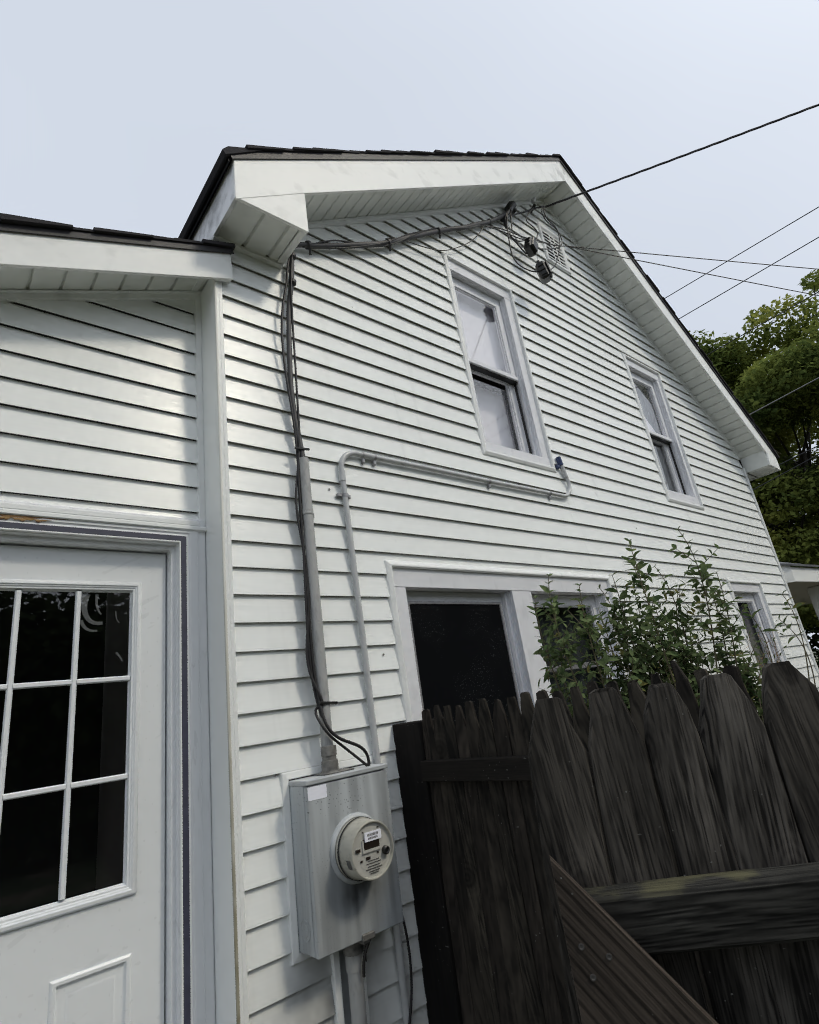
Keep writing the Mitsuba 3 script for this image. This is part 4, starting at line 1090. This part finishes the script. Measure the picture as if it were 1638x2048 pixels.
W0 = np.array([3.075, -0.112, 5.192])
WE1, WE2 = W0 + 4.5 * (np.array([5.50, -1.385, 5.115]) - W0), W0 + 4.5 * (np.array([5.50, -1.295, 4.86]) - W0)
for k, (end, st) in enumerate(((WE1, 0.0), (WE2, 0.03))):
    P = np.vstack([smooth_path([[2.02, -0.06, 4.87], [2.251, -0.08, 4.94 - st], [2.484, -0.08, 5.00 - st], [2.695, -0.08, 5.077 - st * .5], [2.874, -0.09, 5.123], [3.07, -0.11, 5.19]], 30), sagline((3.075, -0.112, 5.192), end, 0.06, 40)])
    add('thin_wire', [tube(P, 0.0042, 6)], 'm_cable_black', smooth=60, label=('upper' if k == 0 else 'lower') + ' of two thin black wires leaving the gable vent under the right eave', cat_='wire')

# terminal boxes hanging in the wires


def term_box(c, R, s, label):
    k = thing('terminal_box', label, 'junction box')
    M = np.eye(4); M[:3, :3] = R * s; M[:3, 3] = c
    add(k + '__case', [xf(cbox(-0.05, 0.05, -0.03, 0.03, -0.055, 0.055, 0.012), M)], 'm_black_plastic')
    add(k + '__lid', [xf(cbox(-0.042, 0.042, -0.044, -0.029, -0.047, 0.047, 0.008), M)], 'm_black_plastic')
    add(k + '__rib', [xf(cbox(-0.058, 0.058, -0.02, 0.02, z - 0.006, z + 0.006, 0.003), M) for z in (-0.03, 0.0, 0.03)], 'm_black_plastic')
    add(k + '__gland', [xf(tube([[x, 0, 0.05], [x, 0, 0.072]], 0.009, 8), M) for x in (-0.025, 0.0, 0.025)], 'm_black_plastic')


rot = lambda ax, ay, az: trimesh.transformations.euler_matrix(*np.radians([ax, ay, az]))[:3, :3]
term_box((2.463, -0.12, 4.854), rot(8, 18, 15), 1.08, 'black cable splice box hanging beside the gable vent')
term_box((2.405, -0.197, 4.512), rot(-10, -14, 30), 1.22, 'black cable splice box hanging lowest below the gable vent')
# pale loop wires near the upper box
add('loop_wire', [tube(smooth_path([[2.36, -0.06, 4.99], [2.40, -0.07, 4.90], [2.46, -0.075, 4.80], [2.55, -0.08, 4.79], [2.60, -0.08, 4.86]], 30), 0.0028, 6),
                  tube(smooth_path([[2.33, -0.06, 5.06], [2.37, -0.065, 4.95], [2.44, -0.07, 4.88], [2.56, -0.07, 4.99], [2.66, -0.07, 5.04], [2.58, -0.07, 5.04], [2.48, -0.07, 4.97]], 40), 0.003, 6)], 'm_pvc_light', smooth=60,
    label='thin pale grey wire looped around the upper splice box', cat_='wire')
lw = [[0.545, -0.03, 0.98], [0.56, -0.04, 0.85], [0.548, -0.045, 0.72], [0.50, -0.05, 0.60], [0.44, -0.05, 0.52], [0.40, -0.045, 0.44]]
add('loose_cable', [tube(smooth_path(lw, 40), 0.0045, 6)], 'm_cable_black', smooth=60, label='thin black cable hanging loose beside the post below the meter box', cat_='cable')

# street wires far right ------------------------------------------
nm = ['highest far street wire above the tree', 'second far street wire grazing the tree top', 'far street wire crossing in front of the upper leaves', 'grey far street wire low across the middle of the tree', 'lower far street wire near the eave tip', 'lowest far street wire beside the eave tip']
for k, (za, zb_, ya, yb_) in enumerate(((9.80, 9.66, 1.83, -1.25), (9.12, 9.07, 1.80, -1.05), (7.95, 8.02, 1.76, -0.68), (6.25, 6.40, 1.5, -0.11), (5.02, 5.13, 1.43, 0.55), (4.80, 4.96, 1.43, 0.55))):
    m_ = (zb_ - za) / (yb_ - ya)
    P = sagline((11.6, 12.0, za + m_ * (12 - ya)), (11.6, -9.0, za + m_ * (-9 - ya)), 0.0, 24)
    add('street_wire', [tube(P, 0.010 if k != 3 else 0.012, 6)], 'm_wire_far' if k != 3 else 'm_galv', smooth=60, label=nm[k], cat_='wire')

# ------------------------------------------------------------------ fence and gate


def picket(w, h0, h1, t, tip, taper, mat, key, M, lean=0.0, seed=0, extra=None):
    """dog-eared picket, slightly cupped and uneven: local x across, y thickness, z up"""
    r = np.random.default_rng(seed)
    n = 9
    zs = np.r_[np.linspace(h0, h1 - taper, n), h1 - taper * 0.5, h1 - 0.006, h1]
    f = np.r_[np.ones(n), 0.50 + 0.50 * tip + 0.02, tip + 0.10, tip * 0.85]
    V, prof = [], [(-1, 1), (-1, 0.2), (-0.93, 0), (-0.35, -0.05), (0.35, -0.05), (0.93, 0), (1, 0.2), (1, 1)]
    for i, (z, k) in enumerate(zip(zs, f)):
        wl_, wr_ = w / 2 * k + r.normal(0, 0.0015) + (r.normal(0, 0.003) if i >= n else 0), w / 2 * k + r.normal(0, 0.0015) + (r.normal(0, 0.003) if i >= n else 0)
        cx = lean * (z - h1) + 0.0016 * math.sin(z * 5 + seed)
        for a, b in prof:
            V.append([cx + a * (wl_ if a < 0 else wr_), b * t + r.normal(0, 0.0007), z])
    m = len(prof); F = []
    for i in range(len(zs) - 1):
        for j in range(m):
            F.append([i * m + j, i * m + (j + 1) % m, (i + 1) * m + (j + 1) % m, (i + 1) * m + j])
    e = (len(zs) - 1) * m
    F += [[e, e + 1, e + 2, e + 7], [e + 2, e + 3, e + 4, e + 7], [e + 4, e + 5, e + 6, e + 7]]
    return add(key, [xf((np.array(V), np.array(F)), M)], mat)


fence = thing('picket_fence', 'dark brown stockade fence running out from the house wall beside the meter', 'fence')
fk = fence + '__'
FX = 0.64
yc_ = [-0.205, -0.268, -0.322, -0.382, -0.440, -0.502, -0.568, -0.633, -0.690, -0.760, -0.818, -0.880, -0.942, -1.005, -1.068, -1.13, -1.195, -1.255, -1.32]
for k, y in enumerate(yc_):
    M = frame_mat((FX, y, 0), (0, -1, 0), (1, 0, 0), (0, 0, 1))
    w = 0.0615 + 0.002 * math.sin(k * 2.1)
    top = 1.598 + 0.006 * math.sin(k * 1.7) - (0.004 if k == 0 else 0) + (0.022 if k == 16 else 0)
    if k == 16: w = 0.05
    picket(w, 0.05, top, 0.010, 0.36 if k != 16 else 0.12, 0.10, f'm_picket_{k % 3}', fk + 'picket', M, 0.0, 30 + k)
add(fk + 'post', [cbox(FX - 0.010, FX + 0.10, -0.172, -0.006, 0.0, 1.556, 0.004)], 'm_fence_post')
add(fk + 'rail', [cbox(FX - 0.040, FX - 0.002, -1.33, -0.185, 1.352, 1.420, 0.003)], 'm_fence_rail')
add(fk + 'rail', [cbox(FX - 0.040, FX - 0.002, -1.33, -0.185, 0.40, 0.47, 0.003)], 'm_fence_rail')
# weathered end board beside the gate
M = frame_mat((FX - 0.045, -0.86, 0), (0, -1, 0), (1, 0, 0), (0, 0, 1))
picket(0.085, 0.05, 1.345, 0.02, 0.95, 0.02, 'm_picket_2', fk + 'end_board', M, -0.01, 77)
M = frame_mat((FX - 0.045, -0.955, 0), (0, -1, 0), (1, 0, 0), (0, 0, 1))
picket(0.085, 0.05, 1.345, 0.02, 0.95, 0.02, 'm_picket_1', fk + 'end_board', M, -0.01, 78)
# broken splintered stub standing above the pickets
for k, (y, z) in enumerate(((-1.12, 1.66), (-1.135, 1.645))):
    pass

gate = thing('fence_gate', 'weathered grey wooden gate of wide pointed pickets with a mossy rail and diagonal brace', 'gate')
gk = gate + '__'
edges = [-0.188, -0.076, 0.031, 0.132, 0.248, 0.360, 0.470, 0.580]
gmat = lambda s, off=0.0: frame_mat(GP + GD * s - GN * off, GD, GN, (0, 0, 1))
for k in range(7):
    a, b = edges[k], edges[k + 1]
    picket(b - a - 0.0035, 0.06, 1.584 + 0.004 * math.sin(2 * k), 0.019, 0.36, 0.100, f'm_gate_{k % 4}', gk + 'picket', gmat((a + b) / 2 - 0.004), 0.012 - 0.02 * (k % 3 - 1) * 0.3, 50 + k)


def gbox(s0, s1, o0, o1, z0, z1, c=0.006):
    m = cbox(s0, s1, -o1, -o0, z0, z1, c)
    t = trimesh.Trimesh(*m, process=True).subdivide_to_size(0.05)
    v = np.array(t.vertices)
    v = v + 0.0035 * (meshkit.fbm(v * [9, 25, 25], 3, 4)[:, None] - 0.5) * np.array([0.2, 1, 1.0])
    return xf((v, np.array(t.faces)), gmat(0.0))


add(gk + 'rail', [gbox(-0.155, 0.60, 0.002, 0.072, 1.185, 1.270)], 'm_gate_rail')
add(gk + 'rail', [gbox(-0.155, 0.60, 0.002, 0.072, 0.36, 0.44)], 'm_gate_rail')
# brace: wide board with its upper edge from (-.186, 1.341) to (.30, .75), plumb cut at the left
bp = shapely.Polygon([(-0.187, 1.341), (0.40, 0.622), (0.40, 0.38), (-0.187, 1.10)])
m = trimesh.creation.extrude_polygon(bp, 0.036, engine='earcut')
v = np.array(m.vertices); v = np.stack([v[:, 0], -0.111 + v[:, 2], v[:, 1]], 1)
add(gk + 'brace', [xf((v, np.array(m.faces)), gmat(0.0))], 'm_brace', label='newer brown diagonal brace board')
for s_, z_ in ((-0.166, 1.222), (-0.128, 1.206), (-0.158, 1.182)):
    c = GP + GD * s_ + np.array([0, 0, z_]) - GN * 0.1115
    add(gk + 'screw', [lathe([(0.0048, 0.0), (0.0046, 0.0012), (0.003, 0.0014), (0.002, 0.0006), (0.0002, 0.0006)], c, -GN, 16)], 'm_screw')
add(gk + 'stile', [gbox(-0.189, -0.120, 0.004, 0.070, 0.10, 1.16)], 'm_picket_0')

# ------------------------------------------------------------------ shrub behind the fence


def leaf_mesh(P, D, N, L, Wd, fold=0.35, curl=0.25):
    """one pointed leaf: base P, axis D, normal N; 8 triangles"""
    D = D / np.linalg.norm(D); S = np.cross(D, N); S /= np.linalg.norm(S) + 1e-9; N = np.cross(S, D)
    t = np.array([0.0, 0.22, 0.5, 0.8, 1.0]); w = np.array([0.0, 0.75, 1.0, 0.55, 0.0]) * Wd / 2
    drop = -curl * L * t ** 2
    mid = P + D * (t * L)[:, None] + N * drop[:, None]
    V = [mid[0]]
    for k in (1, 2, 3):
        V += [mid[k] + S * w[k] + N * fold * w[k], mid[k], mid[k] - S * w[k] + N * fold * w[k]]
    V.append(mid[4])
    F = [[0, 1, 2], [0, 2, 3]]
    for k in (0, 1):
        b = 1 + 3 * k
        F += [[b, b + 3, b + 4], [b, b + 4, b + 1], [b + 1, b + 4, b + 5], [b + 1, b + 5, b + 2]]
    F += [[7, 10, 8], [8, 10, 9]]
    return np.array(V), np.array(F)


shrub = thing('privet_shrub', 'leafy green privet shrub standing behind the fence before the windows', 'shrub')
sk = shrub + '__'
tips = [(1.23, -0.87, 2.10), (1.38, -1.0, 2.115), (0.93, -0.68, 2.0), (1.2, -0.78, 1.985), (1.42, -0.85, 2.01), (1.56, -0.97, 1.99), (1.51, -1.04, 1.94), (1.02, -0.74, 1.95), (1.17, -0.73, 1.945),
        (1.86, -1.13, 1.835), (1.85, -1.09, 1.74), (1.7, -1.02, 1.81), (0.90, -0.62, 1.93), (1.07, -0.69, 1.90), (1.68, -0.92, 1.70), (1.30, -0.80, 1.93), (1.48, -0.90, 1.92), (1.36, -0.74, 1.90), (1.24, -0.66, 1.88), (1.60, -0.85, 1.84), (1.12, -0.60, 1.84)]
r = np.random.default_rng(21)
base = np.array([1.42, -0.72, 0.0])
for k in range(175):
    a = r.uniform(0, 2 * math.pi); q = math.sqrt(r.uniform()) 
    ext = np.array([0.40 * q * math.cos(a), 0.24 * q * math.sin(a), 0])
    rot_ = np.array([[0.8, -0.2, 0], [-0.45, 0.9, 0], [0, 0, 1]])
    p = np.array([1.33, -0.81, 0]) + rot_ @ ext * 1.05 + [0, 0, 1.92 - 0.30 * q ** 2 - (r.uniform(0, 0.34) if k < 40 else r.uniform(0.15, 0.45))]
    tips.append(tuple(p))
stems, leaves = [], []
for k, tp in enumerate(tips):
    tp = np.array(tp)
    b0 = base + np.array([r.normal(0, 0.07), r.normal(0, 0.06), 0])
    mid = b0 * 0.35 + tp * 0.65; mid[2] = tp[2] * 0.55
    up = tp - np.array([r.normal(0, 0.03), r.normal(0, 0.03), 0.22])
    P = smooth_path([b0, mid, up, tp], 44)
    stems.append(tube(P, np.linspace(0.007, 0.0013, 44), 5))
    ln = np.r_[0, np.cumsum(np.linalg.norm(np.diff(P, axis=0), axis=1))]
    tot = ln[-1]; s_ = tot - 0.004; az = r.uniform(0, 6.28); top = k < 21
    sparse = k in (9, 10, 11)
    depth = 0.62 if not top else (0.12 if sparse else 0.50)
    while s_ > tot - depth and s_ > 0.2:
        i = np.searchsorted(ln, s_) - 1; i = min(max(i, 0), 42)
        c = P[i] + (P[i + 1] - P[i]) * ((s_ - ln[i]) / (ln[i + 1] - ln[i])); tg = P[i + 1] - P[i]; tg /= np.linalg.norm(tg)
        frac = (tot - s_) / depth
        for j in range(2):
            an = az + j * math.pi + r.normal(0, 0.25)
            o_ = np.array([math.cos(an), math.sin(an), 0]); o_ -= tg * (o_ @ tg); o_ /= np.linalg.norm(o_)
            D = o_ + tg * (0.75 - 0.55 * frac + r.normal(0, 0.15)) + [0, 0, -0.15 * frac]
            N = tg + 0.3 * r.normal(size=3)
            L = (0.021 + 0.029 * min(1, frac * 5)) * r.uniform(0.75, 1.2)
            leaves.append((leaf_mesh(c, D, N, L, L * r.uniform(0.40, 0.52), r.uniform(0.1, 0.5), r.uniform(0.05, 0.5)), top and frac < 0.75))
            # side shoots fill the middle of the shrub
            if frac > 0.25 and r.uniform() < 0.55 and not sparse:
                sd = o_ + 0.9 * tg + 0.3 * r.normal(size=3); sd /= np.linalg.norm(sd); sl_ = r.uniform(0.04, 0.12)
                stems.append(tube([c, c + sd * sl_ * 0.5, c + sd * sl_], [0.0018, 0.0014, 0.0009], 4))
                for q in range(3):
                    cc = c + sd * sl_ * (0.4 + 0.3 * q)
                    for h in range(2):
                        a3_ = r.normal(size=3); a3_ -= sd * (a3_ @ sd); a3_ /= np.linalg.norm(a3_)
                        leaves.append((leaf_mesh(cc, a3_ + 0.6 * sd, sd + 0.3 * r.normal(size=3), r.uniform(0.024, 0.042), r.uniform(0.011, 0.020), 0.3, 0.3), False))
        az += math.pi / 2 + r.normal(0, 0.2); s_ -= r.uniform(0.022, 0.036)
for k, st in enumerate(stems[:0]): pass
add(sk + 'stem', stems, 'm_stem')
shown = [m for m, t in leaves if t][:290]
for m in shown:
    add(sk + 'leaf', [m], 'm_leaf')
rest = [m for m, t in leaves if not t] + [m for m, t in leaves if t][290:]
add(sk + 'foliage', rest, 'm_leaf', kind='stuff')
# dry twiggy weeds at its right
weed = thing('dry_weed', 'thin dry reddish weeds between the shrub and the nearest pickets', 'weed')
ws, wf = [], []
for k in range(16):
    b0 = np.array([1.80, -1.02, 0.0]) + [r.normal(0, 0.05), r.normal(0, 0.04), 0]
    tp = np.array([1.74 + r.normal(0, 0.07), -1.03 + r.normal(0, 0.05), r.uniform(1.50, 1.72)])
    P = smooth_path([b0, (b0 + tp) / 2 + [r.normal(0, .03), r.normal(0, .03), 0], tp], 20)
    ws.append(tube(P, np.linspace(0.003, 0.001, 20), 4))
    for i in range(9, 20):
        for j in range(2):
            D = r.normal(size=3) + [0, 0, 0.8]; D /= np.linalg.norm(D)
            ws.append(tube([P[i], P[i] + D * 0.03], [0.0009, 0.0006], 3))
            wf.append(leaf_mesh(P[i] + D * 0.03, D, r.normal(size=3), r.uniform(0.010, 0.022), 0.006))
add(weed + '__stem', ws, 'm_bare_wood'); add(weed + '__leaf', wf, 'm_leaf')

# ------------------------------------------------------------------ trees


def tree(name, label, centre, clumps, trunk, mat, seed, leaf, dens, flatz=0.55):
    k = thing(name, label, 'tree')
    r = np.random.default_rng(seed)
    tb = [tube(smooth_path(trunk, 16), np.linspace(0.28, 0.10, 16), 8)]
    V, F, o = [], [], 0
    crown_c = np.array(centre)
    for c, rad in clumps:
        c = np.array(c)
        st = np.array(trunk[-1]) * 0.6 + np.array(trunk[-2]) * 0.4
        if r.uniform() < 0.16:
            tb.append(tube(smooth_path([st + r.normal(0, 0.2, 3), (st + c) / 2 + [0, 0, -0.3 + r.normal(0, .2)], c], 10), np.linspace(0.05, 0.010, 10), 5))
        n = int(dens * rad ** 2)
        d = r.normal(size=(n, 3)); d /= np.linalg.norm(d, axis=1, keepdims=True)
        rr = rad * r.uniform(0.35, 1.0, n) ** 0.6
        P = c + d * rr[:, None] * np.array([1.0, 1.0, flatz]) * (0.8 + 0.5 * meshkit.noise(d * 2.5 + c, seed))[:, None]
        N = r.normal(size=(n, 3)) * 0.75 + np.array([0, 0, 0.9]) + d * 0.5; N /= np.linalg.norm(N, axis=1, keepdims=True)
        A = np.cross(N, r.normal(size=(n, 3))); A /= np.linalg.norm(A, axis=1, keepdims=True); B = np.cross(N, A)
        s = leaf * r.uniform(0.6, 1.25, n)[:, None]
        q = np.stack([P + A * s, P + B * s * 0.62 - N * s * 0.16, P - A * s, P - B * s * 0.62 - N * s * 0.16], 1).reshape(-1, 3)
        i = np.arange(n)[:, None] * 4 + o
        F.append(np.hstack([i, i + 1, i + 2])); F.append(np.hstack([i, i + 2, i + 3]))
        V.append(q); o += 4 * n
    add(k + '__trunk', tb, 'm_bark', smooth=50)
    add(k + '__crown', (np.vstack(V), np.vstack(F)), mat, kind='stuff')


r = np.random.default_rng(5)
cl = []
c0 = np.array([18.2, 3.5, 6.1]); rx, ry, rz = 5.4, 6.6, 4.1
while len(cl) < 390:
    d = r.normal(size=3); d /= (np.abs(d) ** 4).sum() ** (1 / 4); q = r.uniform(0.25, 1) ** 0.5
    p = c0 + d * q * [rx, ry, rz]
    if p[2] < 2.6: continue
    cl.append((p, r.uniform(0.55, 1.15)))
for k in range(30):   # fuller towards the roof
    cl.append((np.array([r.uniform(14.6, 17.0), r.uniform(2.0, 4.4), r.uniform(5.5, 10.3)]), r.uniform(0.55, 0.9)))
for k in range(26):   # upright leaders on top
    a = r.uniform(0, 6.28); q = r.uniform(0, 0.8)
    p = c0 + np.array([rx * q * math.cos(a), ry * q * math.sin(a), rz * (1 - q ** 4) ** 0.25 + r.uniform(0.2, 0.95)])
    cl.append((p, r.uniform(0.25, 0.5)))
tree('maple_tree', 'large yellow green maple tree rising behind the right roof slope', c0, cl, [[18.6, 2.0, 0], [18.5, 2.1, 2.5], [18.7, 2.0, 5.0], [18.6, 1.9, 7.2]], 'm_maple', 11, 0.068, 1250)
cl = []
for k in range(90):
    d = r.normal(size=3); d /= np.linalg.norm(d)
    cl.append((np.array([23.5, 6.0, 4.3]) + d * r.uniform(0.4, 1) * [4.5, 3.5, 3.8], r.uniform(0.7, 1.1)))
tree('dark_tree', 'dark dense tree in the shade behind the maple and the porch roof', (25, 7, 4), cl, [[23.5, 6, 0], [23.5, 6, 2], [23.5, 6, 5]], 'm_conifer', 12, 0.10, 420, 0.8)
cl = []
for k in range(26):
    d = r.normal(size=3); d /= np.linalg.norm(d)
    cl.append((np.array([9.6, 1.6, 0.95]) + d * r.uniform(0.2, 1) * [0.75, 0.6, 0.9], r.uniform(0.22, 0.4)))
tree('yew_shrub', 'dark evergreen shrub under the porch roof beyond the house corner', (9.6, 1.6, .9), cl, [[9.6, 1.6, 0], [9.6, 1.6, 0.4], [9.6, 1.6, 0.9]], 'm_conifer', 13, 0.035, 4200, 1.0)
# trees behind the photographer: only their reflections and shade are seen
cl = []
for k in range(300):
    cl.append((np.array([r.uniform(-9, 3.0), r.uniform(-11.5, -9.5), r.uniform(0.5, 4.4)]), r.uniform(0.7, 1.1)))
tree('backyard_tree', 'dense leafy tree row behind the viewer mirrored in the door panes', (-3, -10, 3), cl, [[-3, -10.5, 0], [-3, -10.5, 1.5], [-3, -10.5, 3.0]], 'm_hedge', 14, 0.12, 330, 0.9)

cl = []
for k in range(260):
    t = r.uniform()
    cl.append((np.array([4.0 + 14.5 * t + r.uniform(-.8, .8), -9.5 + 5.0 * t + r.uniform(-.8, .8), r.uniform(0.5, 4.2 + 1.2 * r.uniform())]), r.uniform(0.7, 1.1)))
tree('backyard_tree', 'dense leafy trees mirrored in the ground floor window beside the fence', (8, -8, 3), cl, [[9, -7.5, 0], [9, -7.5, 1.5], [9, -7.5, 3.0]], 'm_hedge', 15, 0.12, 330, 0.9)
